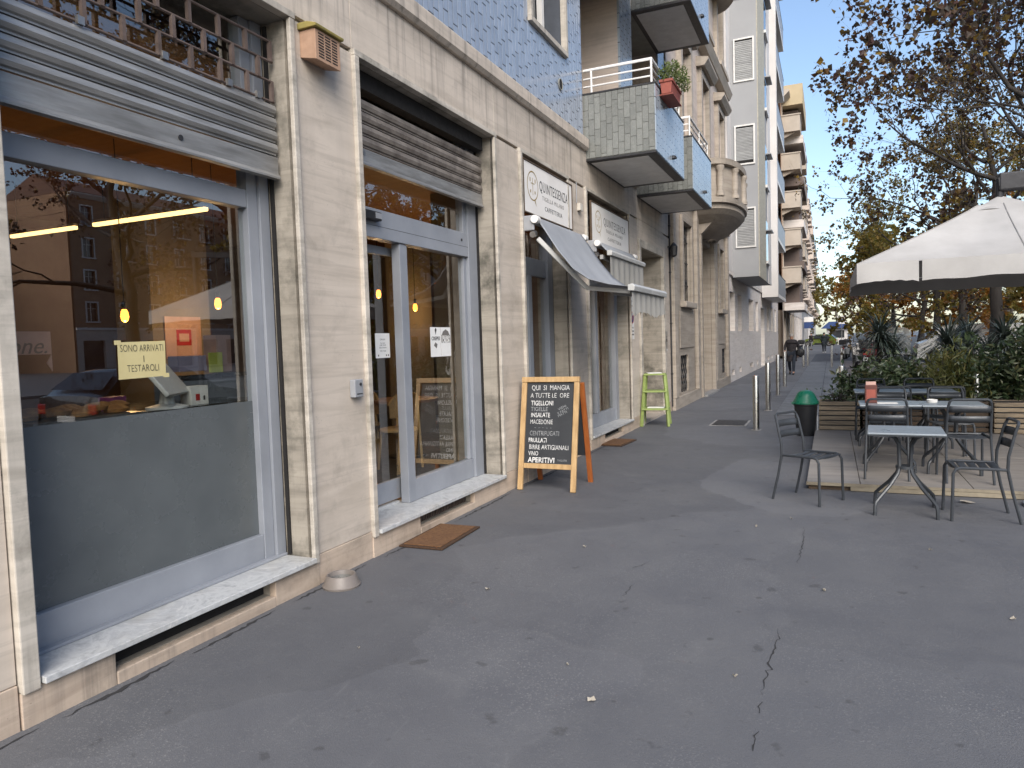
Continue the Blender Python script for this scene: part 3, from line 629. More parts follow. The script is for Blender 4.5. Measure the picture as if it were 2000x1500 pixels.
# ------------------------------------------------ interior
MB().box(-9.5, -3.6, .6, 12.9, .10, .2).build('interior_floor', 'floor_dark', A, w=True)
MB().box(-9.5, -3.66, .6, 12.9, 3.42, 3.5).build('interior_ceiling', 'ceiling_wood', A, w=True)
q = MB().box(-9.6, -9.5, .6, 12.9, .2, 3.42).box(-9.5, -3.66, .5, .6, .2, 3.42).box(-9.5, -3.66, 12.5, 12.6, .2, 3.42); q.build('interior_wall', 'wall_warm', A, w=True)
MB().box(-6.5, -6.0, 4.95, 5.66, .2, 3.42).build('interior_column', 'wall_cream', A, w=True); MB().box(-4.4, -3.8, 7.62, 8.05, .2, 3.42).build('interior_column', 'wall_cream', A, w=True)
MB().box(-6.4, -6.0, 9.6, 10.3, .2, 3.42).build('interior_column', 'wall_cream', A, w=True)
ct = thing('counter', 'dark shop counter behind the frosted lower half of the first window', 'counter', (-4.3, 3.2, .2))
MB().box(-.35, .35, -1.0, 1.0, 0, 1.0).build('body', 'wall_warm', ct); MB().box(-.4, .4, -1.05, 1.05, 1.003, 1.045).build('top', 'screen_dark', ct, bev=.006)
tb = thing('payment_tablet', 'white framed touchscreen till tilted on its stand behind the window', 'tablet', (-3.98, 3.36, 1.245))
Mx = Matrix.Rotation(R(-60), 3, 'Z') @ Matrix.Rotation(R(38), 3, 'X')
q = MB().obox((0, 0, .19), (.40, .03, .26), Mx).build('housing', 'white_paint', tb, bev=.008); MB().obox(Vector((0, 0, .19)) + Mx @ Vector((0, -.0165, 0)), (.36, .003, .22), Mx).build('screen', 'screen_dark', tb)
MB().lathe([(.13, 0), (.13, .012), (.05, .03), (.035, .12), (.03, .17)], 20).build('stand', 'white_paint', tb, sm=True)
def stand_thing(name, label, cat, loc, size, mat, rz=0, group=None):
    o = MB().box(-size[0] / 2, size[0] / 2, -size[1] / 2, size[1] / 2, 0, size[2]).build(name, mat, bev=.004); o.location = loc; o.rotation_euler = (0, 0, rz); return tag(o, label, cat, group)
b1 = thing('card_reader_box', 'small white box with a red and black mark beside the till', 'box', (-4.02, 3.62, 1.245))
MB().box(-.05, .05, -.075, .075, 0, .13).build('box', 'white_paint', b1, bev=.003); MB().box(.0505, .052, -.035, .0, .03, .075).build('mark', 'red', b1); MB().box(.0505, .052, .03, .045, .03, .06).build('mark', 'ink', b1)
stand_thing('gift_box', 'purple box behind the handwritten note in the window', 'box', (-4.1, 3.06, 1.245), (.1, .13, .1), 'box_purple', .3)
stand_thing('biscuit_box', 'lilac biscuit boxes on the shelf behind the till', 'box', (-4.55, 4.05, 1.46), (.12, .26, .12), 'box_lilac')
stand_thing('price_note', 'lime yellow price note on the shelf behind the till', 'note', (-4.5, 4.28, 1.44), (.01, .14, .16), 'note_lime')
stand_thing('sweets_bag', 'pink wrapped sweets standing on the shelf by the window edge', 'bag', (-4.6, 4.4, 1.44), (.12, .2, .3), 'box_pink', .2)
sh_ = thing('display_shelf', 'glass fronted display shelf behind the till', 'shelf', (-4.6, 4.25, .2))
MB().box(-.15, .15, -.35, .35, 0, 1.2).build('case', 'frame_paint_dark', sh_); MB().box(-.17, .17, -.37, .37, 1.203, 1.235).build('top', 'glass_dark', sh_)
lp = thing('poster', 'red and cream framed print on the cream column inside', 'poster', (-5.99, 5.3, 1.55))
MB().box(-.004, .006, -.22, .22, 0, .42).build('sheet', 'box_pink', lp); MB().box(.0065, .009, -.09, .09, .13, .29).build('print', 'red', lp); MB().box(.0092, .011, -.06, .06, .17, .25).build('print_centre', 'box_pink', lp)
fd = thing('pastry_tray', 'tray of orange brown pastries on the counter by the left jamb', 'tray', (-3.9, 2.62, 1.248))
MB().box(-.16, .16, -.28, .4, 0, .015).build('tray', 'steel_dull', fd)
rf = random.Random(9)
for k in range(14):
    o_ = MB().lathe([(.01, 0), (.055, .005), (.06, .025), (.03, .045), (.005, .05)], 10, (rf.uniform(-.1, .1), -.22 + .042 * k, .016 + .02 * (k % 2)), 1, 1.3).build('pastry', 'food', fd, sm=True)
ls = thing('shop_sign', 'orange pink ribbon shaped sign reading Leone inside the window', 'sign', (-4.1, 2.52, 1.62))
MB().prism([(-.35, 0), (.18, -.0), (.15, -.05), (.18, -.1), (.18, .13), (-.35, .13)], 'x', -.008, .0).build('board', 'box_pink', ls); text('Leone.', .13, 'ink_soft', ls, (.002, -.02, .045), shear=.35, w=False)
def lamp_bar(x0, x1):
    o_ = thing('strip_light', 'warm white strip light under the shop ceiling, %s one' % ('left' if x0 < -6.2 else 'right'), 'strip light', ((x0 + x1) / 2, 4.5, 2.79), group='strip lights in the shop')
    h = (x1 - x0) / 2; MB().box(-h, h, -.02, .02, .018, .04).build('housing', 'white_paint', o_); MB().box(-h, h, -.018, .018, -.012, .0175).build('tube', 'led', o_)
    for s in (-h * .8, h * .8): MB().cyl((s, 0, .04), (s, 0, .63), .004, n=6).build('cable', 'black_plastic', o_)
lamp_bar(-7.31, -6.37); lamp_bar(-6.12, -4.74)
pb = thing('pendant_bulb', 'glowing filament bulb nearest the handwritten note in the first window', 'bulb', (-5.5, 4.27, 1.95), group='filament bulbs hanging in the shop')
MB().cyl((0, 0, .09), (0, 0, 1.47), .004, n=6).build('cable', 'black_plastic', pb); MB().lathe([(.018, .04), (.02, .10), (.008, .115)], 10).build('socket', 'iron', pb)
MB().lathe([(.004, -.07), (.026, -.055), (.034, -.02), (.028, .02), (.016, .045)], 12).build('bulb', 'filament', pb, sm=True)
L_ = bpy.data.lights.new('bulb_light', 'POINT'); L_.energy = 4; L_.color = (1, .6, .26); L_.shadow_soft_size = .05
lo_ = bpy.data.objects.new('bulb_light', L_); COL.objects.link(lo_); lo_.parent = pb; lo_.location = (0, 0, -.14)
for (x, y, z), lb in (((-5.5, 5.3, 2.09), 'glowing filament bulb at the right edge of the first window'), ((-5.5, 8.06, 2.32), 'glowing filament bulb seen through the sliding door'), ((-5.5, 8.97, 2.17), 'glowing filament bulb, left of two in the fixed door pane'), ((-5.5, 9.87, 2.24), 'glowing filament bulb, right of two in the fixed door pane')): dup(pb, (x, y, z), 0, lb)
# cafe furniture inside
it = thing('cafe_table', 'round wooden cafe table inside behind the entrance glass', 'table', (-4.95, 7.75, .2))
MB().lathe([(.42, .70), (.43, .715), (.43, .735), (.42, .74)], 28).build('top', 'table_wood', it, sm=True); MB().lathe([(.24, 0), (.24, .02), (.04, .04), (.035, .70)], 16).build('pedestal', 'iron', it, sm=True)
ic = thing('cane_chair', 'cane back wooden chair inside behind the sliding door', 'chair', (-4.55, 6.95, .2), R(170), group='cane chairs in the shop')
MB().lathe([(.19, .43), (.22, .44), (.22, .46), (.2, .47)], 20, (0, 0, 0), 1, 1).build('seat', 'wood_pale', ic, sm=True)
MB().grid(lambda u, v: (.22 * sin((u - .5) * 2.4), -.22 * cos((u - .5) * 2.4), .56 + v * .28 * (1 - .5 * (2 * u - 1) ** 4)), 10, 4).build('backrest', 'wicker', ic, fix=False)
MB().tube([(.22 * sin((u - .5) * 2.5), -.222 * cos((u - .5) * 2.5), .85 - .14 * (2 * u - 1) ** 4) for u in [i / 12 for i in range(13)]], .014, 6).build('top_rail', 'wood_pale', ic, sm=True)
for x, y in ((-.15, .15), (.15, .15), (-.17, -.15), (.17, -.15)): MB().cyl((x * 1.15, y * 1.15, 0), (x * .9, y * (.9 if y > 0 else 1.1), .44 if y > 0 else .84), .016, n=8).build('leg', 'wood_pale', ic, sm=True)
dup(ic, (-4.75, 8.75, .2), R(20), 'cane back wooden chair inside at the right of the round table'); dup(ic, (-5.3, 7.3, .2), R(215), 'cane back wooden chair inside, left of the round table')
wn_ = thing('wall_wreath', 'dark round wreath on the warm wall inside', 'wreath', (-6.2, 12.47, 1.75))
MB().tube([(.3 * cos(a), -.03, .3 * sin(a)) for a in [i * pi / 8 for i in range(17)]], .035, 6, caps=False).build('ring', 'wood_dark', wn_, sm=True)
# ================================================================ things on the shop front
def sign(y0, y1, z0, z1, label, faded):
    s = thing('shop_sign', label, 'sign', (-3.2, (y0 + y1) / 2, z0)); W_ = y1 - y0; H_ = z1 - z0
    MB().box(-3.199, -3.178, y0, y1, z0, z1).build('board', 'sign_white', s, w=True, bev=.003)
    q = MB()
    for a, b, c, d in ((y0 - .012, y1 + .012, z0 - .014, z0 - .001), (y0 - .012, y1 + .012, z1 + .001, z1 + .014), (y0 - .012, y0 - .001, z0 - .001, z1 + .001), (y1 + .001, y1 + .012, z0 - .001, z1 + .001)): q.box(-3.199, -3.168, a, b, c, d)
    q.build('frame', 'wood_dark', s, w=True)
    X = -3.177; cy = y0 + W_ * .165; cz = z0 + H_ * .56; r = H_ * .295; g_ = 'gold_ink'; ik = 'ink_soft' if faded else 'ink'
    n = 40; q = MB()
    q.grid(lambda u, v: (X + .0006, cy + (r - v * .014) * sin(u * 2 * pi), cz + (r - v * .014) * cos(u * 2 * pi)), n, 1).build('logo_ring', g_, s, w=True, fix=False)
    MB().add([(X + .0009, cy + r * .25, cz - r * .96), (X + .0009, cy + r * .42, cz - r * .9), (X + .0009, cy + r * .62, cz - r * 1.34)], [(0, 1, 2)]).build('logo_tail', g_, s, w=True, fix=False)
    q = MB().box(X, X + .001, cy - .004, cy + .004, cz - r * .62, cz + r * .55).box(X, X + .001, cy - r * .32, cy + r * .32, cz + r * .14, cz + r * .19)
    for k in (-1, 1): q.box(X, X + .001, cy + k * r * .45 - .01, cy + k * r * .45 + .01, cz + r * .25, cz + r * .52).box(X, X + .001, cy + k * r * .4 - .012, cy + k * r * .4 + .012, cz - r * .5, cz - r * .3)
    q.build('logo_mark', g_, s, w=True)
    ty = y0 + W_ * .595
    text('QUINTESSENZA', H_ * .30, ik, s, (X, ty, z0 + H_ * .625), fit=W_ * .60, bold=.0, sp=1.2)
    text('TIGELLA MILANO', H_ * .125, 'ink_soft', s, (X, ty - .03, z0 + H_ * .40), fit=W_ * .46, sp=1.3, bold=-.004)
    text('CAFFETTERIA', H_ * .135, ik, s, (X, ty - .03, z0 + H_ * .20), fit=W_ * .37, sp=1.25)
    return s
sign(7.62, 9.28, 3.10, 3.68, 'white cafe sign with gold ring logo above the extended awning', False)
sign(10.14, 12.24, 3.06, 3.62, 'faded white cafe sign with gold ring logo above the retracted awning', True)
# awnings
def awning(y0, y1, out, zf, label, sag):
    a = thing('awning', label, 'awning', (-3.2, (y0 + y1) / 2, 2.6)); zr = 2.98
    MB().tube([(-3.08, y0, zr), (-3.08, y1, zr)], .045, 12).build('roller', 'grey_plastic', a, sm=True, w=True)
    for y in (y0 - .03, y1 + .03):
        b = MB().box(-3.2, -3.05, y - .02, y + .02, zr - .12, zr + .05).build('bracket', 'grey_plastic', a, w=True, bev=.012)
        MB().cyl((-3.03, y - .045, zr), (-3.03, y + .045, zr), .045, n=16).build('bracket_cap', 'white_rail', b, sm=True, w=True)
        MB().cyl((-3.06, y - .035, zr - .17), (-3.06, y + .035, zr - .15), .036, n=14).build('elbow', 'steel_dull', b, sm=True, w=True)
    ya, yb = y0 + .02, y1 - .02
    if out > .5:
        P = [(-3.05, 3.02), (-2.95, 2.87), (-2.79, 2.62), (-2.62, 2.41), (-2.44, 2.28), (-2.21, 2.21), (-1.97, 2.17)]
    else: P = [(-3.05, 3.02), (-3.0, 2.96), (-2.93, 2.89), (-2.88, 2.85)]
    def fab(u, v):
        k = u * (len(P) - 1); i = min(int(k), len(P) - 2); f = k - i; x = P[i][0] * (1 - f) + P[i + 1][0] * f; z = P[i][1] * (1 - f) + P[i + 1][1] * f
        return (x, ya + (yb - ya) * v, z + sag * .10 * sin(pi * v) * sin(pi * u) + sag * .02 * sin(v * 23) * sin(pi * u))
    fo = MB().grid(fab, 24, 16).build('canopy', 'fabric_awning', a, sm=True, w=True, fix=False); fo.modifiers.new('thick', 'SOLIDIFY').thickness = .004
    xf, zf2 = P[-1]
    MB().prism([(xf - .03, zf2 - .045), (xf + .04, zf2 - .05), (xf + .05, zf2 - .0), (xf + .02, zf2 + .03), (xf - .03, zf2 + .02)], 'y', y0, y1).build('front_bar', 'bar_grey', a, w=True, bev=.006)
    if out > .5:
        for y, s_ in ((y0 + .06, 1), (y1 - .06, -1)): ar = MB().bar((-3.05, y, 2.78), (-2.55, y + s_ * .22, 2.20), .045, .055).build('arm', 'bar_grey', a, w=True, bev=.008); MB().bar((-2.55, y + s_ * .22, 2.20), (xf - .02, y + s_ * .05, zf2 - .05), .04, .05).build('forearm', 'bar_grey', ar, w=True, bev=.008)
    else:
        MB().bar((-3.02, y0 + .1, 2.80), (-3.0, y1 - .2, 2.78), .05, .06).build('arm', 'bar_grey', a, w=True)
    d = .27 if out > .5 else .50; amp = .05
    mb = MB(); n = 96
    for i in range(n + 1):
        v = i / n; y = ya + (yb - ya) * v; w_ = abs(sin(v * pi * 8)); zb = zf2 - .05 - d + amp * w_
        if out < .5 and v < .8: zb += .0
        wav = .012 * sin(v * 41)
        mb.v += [(xf + .01, y, zf2 - .04), (xf + .012 + wav, y, (zf2 - .04 + zb) / 2), (xf + .01 + wav * 1.6, y, zb)]
        if i: b = 3 * i; mb.f += [(b - 3, b, b + 1, b - 2), (b - 2, b + 1, b + 2, b - 1)]
    mb.build('valance', 'fabric_valance', a, sm=True, w=True, fix=False)
    return a
awning(7.62, 9.3, 1.2, 2.15, 'grey fabric awning extended over the pavement above the blackboard', -.6)
awning(9.98, 12.0, .2, 2.85, 'retracted grey awning with a scalloped valance below the faded sign', 0)
# papers on the glass
nt = thing('handwritten_note', 'yellow handwritten paper note taped inside the first window', 'note', (-3.48, 2.79, 1.47))
MB().grid(lambda u, v: (-3.4768 + .0012 * sin(u * 5 + v * 3), 2.64 + .30 * u + .004 * v, 1.47 + .2 * v + .006 * u), 8, 6).build('sheet', 'paper_yellow', nt, w=True, fix=False)
for tx, z, f_ in (('SONO ARRIVATI', 1.635, .27), ('I', 1.575, None), ('TESTAROLI', 1.525, .20)): text(tx, .055, 'ink', nt, (-3.4752, 2.795 if f_ else 2.80, z), fit=f_, w=True, bold=-.012, ext=0)
for y, z in ((2.645, 1.668), (2.94, 1.48)): MB().box(-3.4753, -3.4751, y - .02, y + .02, z - .012, z + .012).build('tape', 'paper_yellow', nt, w=True)
op = thing('opening_hours_sheet', 'small white printed opening hours sheet on the sliding door', 'sheet', (-3.57, 5.2, 1.5))
MB().box(-3.5765, -3.5755, 5.16, 5.38, 1.505, 1.72).build('sheet', 'paper', op, w=True)
for z, w_, t_ in ((1.665, .08, 'ORARI'), (1.635, .07, 'lun ven'), (1.615, .09, '8.00 19.00'), (1.595, .11, 'sabato domenica'), (1.565, .09, '9.00 18.00')): text(t_, .02, 'ink', op, (-3.575, 5.27, z), fit=w_, ext=0)
for y in (5.2, 5.32, 5.35): MB().box(-3.575, -3.5745, y - .006, y + .006, 1.52, 1.535).build('mark', 'ink', op, w=True)
po = thing('menu_posters', 'pair of white crepe and hot chocolate posters on the entrance glass', 'poster', (-3.48, 6.13, 1.49))
MB().box(-3.4815, -3.4805, 5.93, 6.125, 1.49, 1.775).build('sheet', 'paper', po, w=True); MB().box(-3.4815, -3.4805, 6.13, 6.325, 1.49, 1.775).build('sheet', 'paper', po, w=True)
text('CREPES', .05, 'ink', po, (-3.4798, 6.03, 1.665), fit=.16, bold=.01); text('CIOCCOLATA', .035, 'paper', po, (-3.4790, 6.228, 1.68), fit=.16, bold=.01); text('CALDA', .06, 'paper', po, (-3.4790, 6.228, 1.645), fit=.15, bold=.02)
MB().box(-3.4801, -3.4796, 6.14, 6.316, 1.625, 1.70).build('print', 'ink_soft', po, w=True)
MB().prism([(6.15, 1.70), (6.305, 1.70), (6.28, 1.735), (6.228, 1.755), (6.175, 1.735)], 'x', -3.4801, -3.4796).build('print', 'ink_soft', po, w=True)
MB().prism([(6.03, 1.70), (6.05, 1.75), (6.035, 1.77), (6.015, 1.75)], 'x', -3.4801, -3.4796).build('print', 'ink', po, w=True); MB().prism([(5.99, 1.60), (6.04, 1.57), (6.06, 1.61), (6.02, 1.63)], 'x', -3.4801, -3.4796).build('print', 'ink_soft', po, w=True)
ws = thing('window_sticker', 'small white notice on the third shop window', 'sticker', (-3.48, 8.2, 1.5)); MB().box(-3.4815, -3.4805, 8.1, 8.32, 1.2, 1.28).build('sheet', 'paper', ws, w=True); MB().box(-3.48, -3.4797, 8.12, 8.30, 1.225, 1.235).build('print', 'ink_soft', ws, w=True)
ws = thing('window_menu', 'tall white menu sheet on the fourth shop window', 'sheet', (-3.48, 10.7, 1.5)); MB().box(-3.4815, -3.4805, 10.55, 10.8, 1.35, 1.75).build('sheet', 'paper', ws, w=True)
for k in range(6): MB().box(-3.48, -3.4797, 10.6, 10.75, 1.41 + k * .05, 1.42 + k * .05).build('print', 'ink_soft', ws, w=True)
# terracotta vent cover
vb = thing('vent_cover', 'terracotta vent cover with mossy yellow lid high on the first pier', 'vent', (-3.2, 4.03, 3.5))
MB().prism([(-3.2, 3.53), (-3.07, 3.50), (-3.07, 3.70), (-3.2, 3.70)], 'y', 3.90, 4.16).build('body', 'terracotta', vb, w=True, bev=.004)
MB().prism([(-3.2, 3.703), (-3.05, 3.703), (-3.045, 3.722), (-3.12, 3.745), (-3.2, 3.745)], 'y', 3.88, 4.18).build('lid', 'moss', vb, w=True, bev=.005)
for c in range(3):
    for r_ in range(9): MB().box(-3.071, -3.068, 3.93 + c * .07, 3.985 + c * .07, 3.525 + r_ * .0185, 3.533 + r_ * .0185).build('slot', 'gap_dark', vb, w=True)
# grey key box on the pier
kb = thing('key_box', 'small grey metal key switch box on the first pier', 'switch box', (-3.2, 4.32, 1.24))
MB().box(-3.199, -3.15, 4.27, 4.37, 1.24, 1.37).build('case', 'grey_plastic', kb, w=True, bev=.006); MB().cyl((-3.15, 4.335, 1.335), (-3.143, 4.335, 1.335), .011).build('lock', 'iron', kb, w=True); MB().box(-3.15, -3.147, 4.29, 4.355, 1.262, 1.268).build('slot', 'iron', kb, w=True)
# small junction box, lamps, cable on the wall
jb = thing('junction_box', 'small metal junction box with cable between the two cafe signs', 'box', (-3.2, 9.62, 3.42)); MB().box(-3.199, -3.15, 9.56, 9.68, 3.40, 3.50).build('case', 'cream_plastic', jb, w=True, bev=.006); MB().cyl((-3.19, 9.53, 3.5), (-3.19, 9.53, 3.78), .007).build('cable', 'grey_plastic', jb, w=True)
wl = thing('wall_lamp', 'small black lantern on the corner beside the stone building', 'lamp', (-3.2, 15.6, 3.4))
MB().bar((-3.2, 15.6, 3.55), (-3.05, 15.6, 3.57), .03, .03).build('bracket', 'iron', wl, w=True); MB().lathe([(.02, 0), (.07, .03), (.085, .22), (.05, .27), (.015, .31)], 8, (-3.07, 15.6, 3.33)).build('lantern', 'iron', wl, w=True)
pp = thing('downpipe', 'thin dark cable conduit running down the building joint', 'pipe', (-3.2, 15.72, 0)); MB().tube([(-3.18, 15.72, .1), (-3.18, 15.72, 4.25)], .018, 8).build('pipe', 'iron', pp, w=True)
for z in (.8, 1.9, 3.0, 4.0): MB().box(-3.2, -3.155, 15.69, 15.75, z, z + .03).build('clip', 'iron', pp, w=True)
# no parking sign and plates
ns = thing('no_parking_sign', 'round red and blue no parking sign on the pier left of the portal', 'sign', (-3.2, 12.45, 1.82))
MB().box(-3.1995, -3.195, 12.33, 12.57, 1.60, 2.16).build('plate', 'sign_white', ns, w=True)
def disc(r, x): return MB().add([(x, 12.45 + r * cos(i * pi / 16), 1.98 + r * sin(i * pi / 16)) for i in range(32)], [tuple(range(32))])
disc(.105, -3.194).build('rim', 'red', ns, w=True, fix=False); disc(.082, -3.193).build('field', 'blue_sign', ns, w=True, fix=False); MB().obox((-3.192, 12.45, 1.98), (.001, .17, .022), Matrix.Rotation(R(45), 3, 'X')).build('slash', 'red', ns, w=True)
for k, t_ in enumerate(('PASSO', 'CARRABILE', 'LASCIARE LIBERO')): text(t_, .04, 'ink', ns, (-3.1945, 12.45, 1.80 - .06 * k), fit=.17)
pn = thing('street_number_plate', 'small white plate above the no parking sign', 'plate', (-3.2, 12.46, 2.2)); MB().box(-3.1995, -3.19, 12.37, 12.55, 2.2, 2.34).build('plate', 'paper', pn, w=True); MB().box(-3.19, -3.1895, 12.39, 12.53, 2.26, 2.275).build('print', 'ink_soft', pn, w=True)
ip = thing('intercom_panel', 'tall brushed metal intercom panel on the portal side', 'intercom', (-3.165, 15.08, 1.3)); MB().box(-3.165, -3.145, 15.03, 15.135, 1.32, 1.74).build('plate', 'steel_dull', ip, w=True, bev=.003)
MB().box(-3.145, -3.142, 15.05, 15.115, 1.52, 1.58).build('camera_window', 'gap_dark', ip, w=True); MB().cyl((-3.145, 15.08, 1.63), (-3.14, 15.08, 1.63), .01).build('button', 'iron', ip, w=True); MB().box(-3.145, -3.142, 15.05, 15.115, 1.335, 1.37).build('label', 'paper', ip, w=True)
# door mats
for (x, y, rz, lb) in ((-2.98, 5.13, R(2), 'brown coir doormat in front of the entrance step'), (-3.03, 10.72, R(-4), 'brown coir doormat beyond the blackboard at the further shop step')):
    m_ = thing('doormat', lb, 'doormat', (x, y, 0), rz, 'coir doormats')
    MB().box(-.195, .195, -.355, .355, .004, .018).build('border', 'coir_edge', m_, bev=.004); MB().box(-.165, .165, -.325, .325, .0185, .026).build('pile', 'coir', m_, bev=.003)
# dog bowl
bw = thing('pet_bowl', 'taupe plastic pet water bowl on the ground below the first window', 'bowl', (-3.03, 3.86, 0))
MB().lathe([(.125, .0), (.128, .012), (.118, .02), (.1, .075), (.094, .082), (.086, .08), (.074, .03), (.0, .028)], 32).build('bowl', 'bowl_plastic', bw, sm=True); MB().lathe([(.0, .054), (.0775, .054), (.0775, .055), (.0, .055)], 24).build('water', 'glass_clear', bw)
# A-frame blackboard
ab = thing('blackboard', 'wooden A frame blackboard with chalk menu standing against the wall', 'blackboard', (-2.80, 7.40, 0))
HW = .335; L_ = 1.235; al = math.atan2(.24, 1.21)
yv = Vector((0, sin(al), cos(al))); zv = Vector((0, -cos(al), sin(al))); PB = Vector((0, -.30, 0)); MF = Matrix(((1, 0, 0), (0, yv.y, zv.y), (0, yv.z, zv.z)))
def fpt(u, v, w_=0): return PB + Vector((u, 0, 0)) + yv * v + zv * w_
def fbox(u0, u1, v0, v1, w0, w1): return MB().obox(fpt((u0 + u1) / 2, (v0 + v1) / 2, (w0 + w1) / 2), (u1 - u0, v1 - v0, w1 - w0), MF)
fbox(-HW + .002, -HW + .06, 0, L_ - .06, 0, .035).build('leg', 'wood_pale', ab, bev=.004); fbox(HW - .06, HW - .002, 0, L_ - .06, 0, .035).build('leg', 'wood_pale', ab, bev=.004)
fbox(-HW - .0, HW, L_ - .058, L_, -.004, .04).build('top_rail', 'wood_pale', ab, bev=.004); fbox(-HW + .062, HW - .062, .235, .29, 0, .033).build('bottom_rail', 'wood_pale', ab, bev=.004)
bd = fbox(-HW + .061, HW - .061, .291, L_ - .06, .004, .014).build('board', 'blackboard', ab)
def wobble(o, amt, fr):
    for v in o.data.vertices: n_ = Vector(MN.noise_vector(v.co * fr)) * amt; v.co += n_ - zv * n_.dot(zv)
def chalk(t_, u, v, h, fit, mat='chalk', bold=0, spin=0): o = text(t_, h, mat, bd, fpt(u, v, .0148), rot=MF, fit=fit, bold=bold, spin=spin, w=False, ext=0); wobble(o, .0032, 26)
for t_, u, v, h, f_, m_, b_ in (('QUI  SI  MANGIA', .0, 1.115, .078, .44, 'chalk', -.006), ("A TUTTE LE  ORE", -.005, 1.03, .075, .45, 'chalk', -.01), ('TIGELLONI', -.09, .945, .072, .26, 'chalk', .012), ('TIGELLE', -.12, .88, .066, .20, 'chalk_faint', 0), ('INSALATE', -.105, .815, .07, .22, 'chalk', .006), ('MACEDONIE', -.09, .74, .07, .26, 'chalk', -.006), ('- - - - -', -.07, .68, .03, .2, 'chalk_faint', 0),
    ('CENTRIFUGATI', -.05, .615, .072, .34, 'chalk_faint', 0), ('FRULLATI', -.125, .54, .068, .21, 'chalk', .012), ('BIRRE ARTIGIANALI', .005, .465, .072, .45, 'chalk', -.004), ('VINO', -.17, .395, .068, .115, 'chalk', .002), ('APERITIVI', -.075, .325, .078, .31, 'chalk', .02), ('TAGLIERI', .165, .33, .03, .11, 'chalk_faint', 0)): chalk(t_, u, v, h, f_, m_, b_)
for t_, u, v, f_ in (('VIENI', .145, .90, .10), ('E FATTI', .155, .865, .13), ('MATTI', .15, .83, .11)): chalk(t_, u, v, .035, f_, 'chalk_faint', 0, R(28))
yv2 = Vector((0, -sin(al), cos(al))); P2 = Vector((0, .29, 0))
def bbar(u0, v0, u1, v1, w_, t_): return MB().bar(P2 + Vector((u0, 0, 0)) + yv2 * v0, P2 + Vector((u1, 0, 0)) + yv2 * v1, w_, t_, up=(1, 0, 0))
bbar(-HW + .03, 0, -HW + .03, L_ - .07, .035, .055).build('rear_leg', 'wood_red', ab, bev=.004); bbar(HW - .03, 0, HW - .03, L_ - .07, .035, .055).build('rear_leg', 'wood_red', ab, bev=.004)
bbar(-HW + .06, .30, HW - .06, .30, .05, .03).build('rear_rail', 'wood_red', ab); bbar(-HW + .06, L_ - .09, HW - .06, L_ - .09, .05, .03).build('rear_rail', 'wood_red', ab)
MB().obox(P2 + yv2 * (.75) + Vector((0, -.0, 0)), (2 * HW - .1, .01, .86), Matrix(((1, 0, 0), (0, cos(al), -sin(al)), (0, sin(al), cos(al))))).build('rear_board', 'blackboard', ab)
# green step stand
sl_ = thing('step_stand', 'lime green painted wooden step stand leaning by the portal', 'step stand', (-2.96, 13.1, 0), R(8))
for x in (-.24, .24):
    for y in (-.2, .2):
        MB().bar((x, y * 1.15, 0), (x * .72, y * .55, .93), .045, .05).build('leg', 'lime_paint', sl_, bev=.004)
for z, f_ in ((.30, .93), (.62, .83), (.93, .74)): MB().box(-.26 * f_, .26 * f_, -.24 * (1.2 - z * .6), .24 * (1.2 - z * .6), z, z + .028).build('shelf', 'lime_paint', sl_, bev=.004)
rq = random.Random(4)
mg = stand_thing('magazines', 'stack of papers lying on top of the green step stand', 'magazines', (-2.98, 13.1, .96), (.26, .2, .012), 'paper', .4)
tag(stand_thing('magazines', 'papers lying on the lowest shelf of the green step stand', 'magazines', (-2.94, 13.05, .33), (.3, .2, .012), 'paper', .1), None, None)
# ================================================================ stone house next door
B = thing('stone_house', 'weathered stone town house with curved balcony and barred ground floor windows', 'building', (-3.2, 20.5, 0))
OB = [(17.15, 18.25, 2.45, 4.32), (16.85, 17.85, .3, 1.18), (19.5, 21.6, .06, 4.15), (23.2, 24.1, 2.45, 4.32), (23.8, 24.7, .4, 1.2)]
wall_open(MB(), -3.2, 15.76, 25.0, 0, 5.0, OB, .38).build('wall', 'stone_b', B, w=True)
FB = [(y - .55, y + .55, z, z + 2.2) for y in (17.7, 20.55, 23.65) for z in (6.3, 10.0, 13.6)]
wall_open(MB(), -3.2, 15.76, 25.0, 5.0, 17, FB, .3).build('upper_wall', 'stone_render', B, w=True)
MB().box(-14, -3.6, 15.76, 25.0, 0, 17).build('body', 'stone_render', B, w=True)
MB().box(-3.199, -3.12, 15.77, 19.4, -.02, .26).build('plinth', 'stone_b', B, w=True, bev=.01); MB().box(-3.199, -3.12, 21.7, 25.27, -.02, .26).build('plinth', 'stone_b', B, w=True, bev=.01)
for z in (1.28, 1.95, 2.3):
    pass
for (a, b, c, d) in ((16.75, 18.65, 1.35, 2.2), (22.8, 24.5, 1.35, 2.2)): MB().box(-3.199, -3.175, a, b, c, d).build('apron_panel', 'stone_b', B, w=True, bev=.012)
for y in (15.95, 18.95, 22.2, 24.85): MB().box(-3.199, -3.10, y - .17, y + .17, .262, 4.9).build('pilaster', 'stone_b', B, w=True, bev=.015)
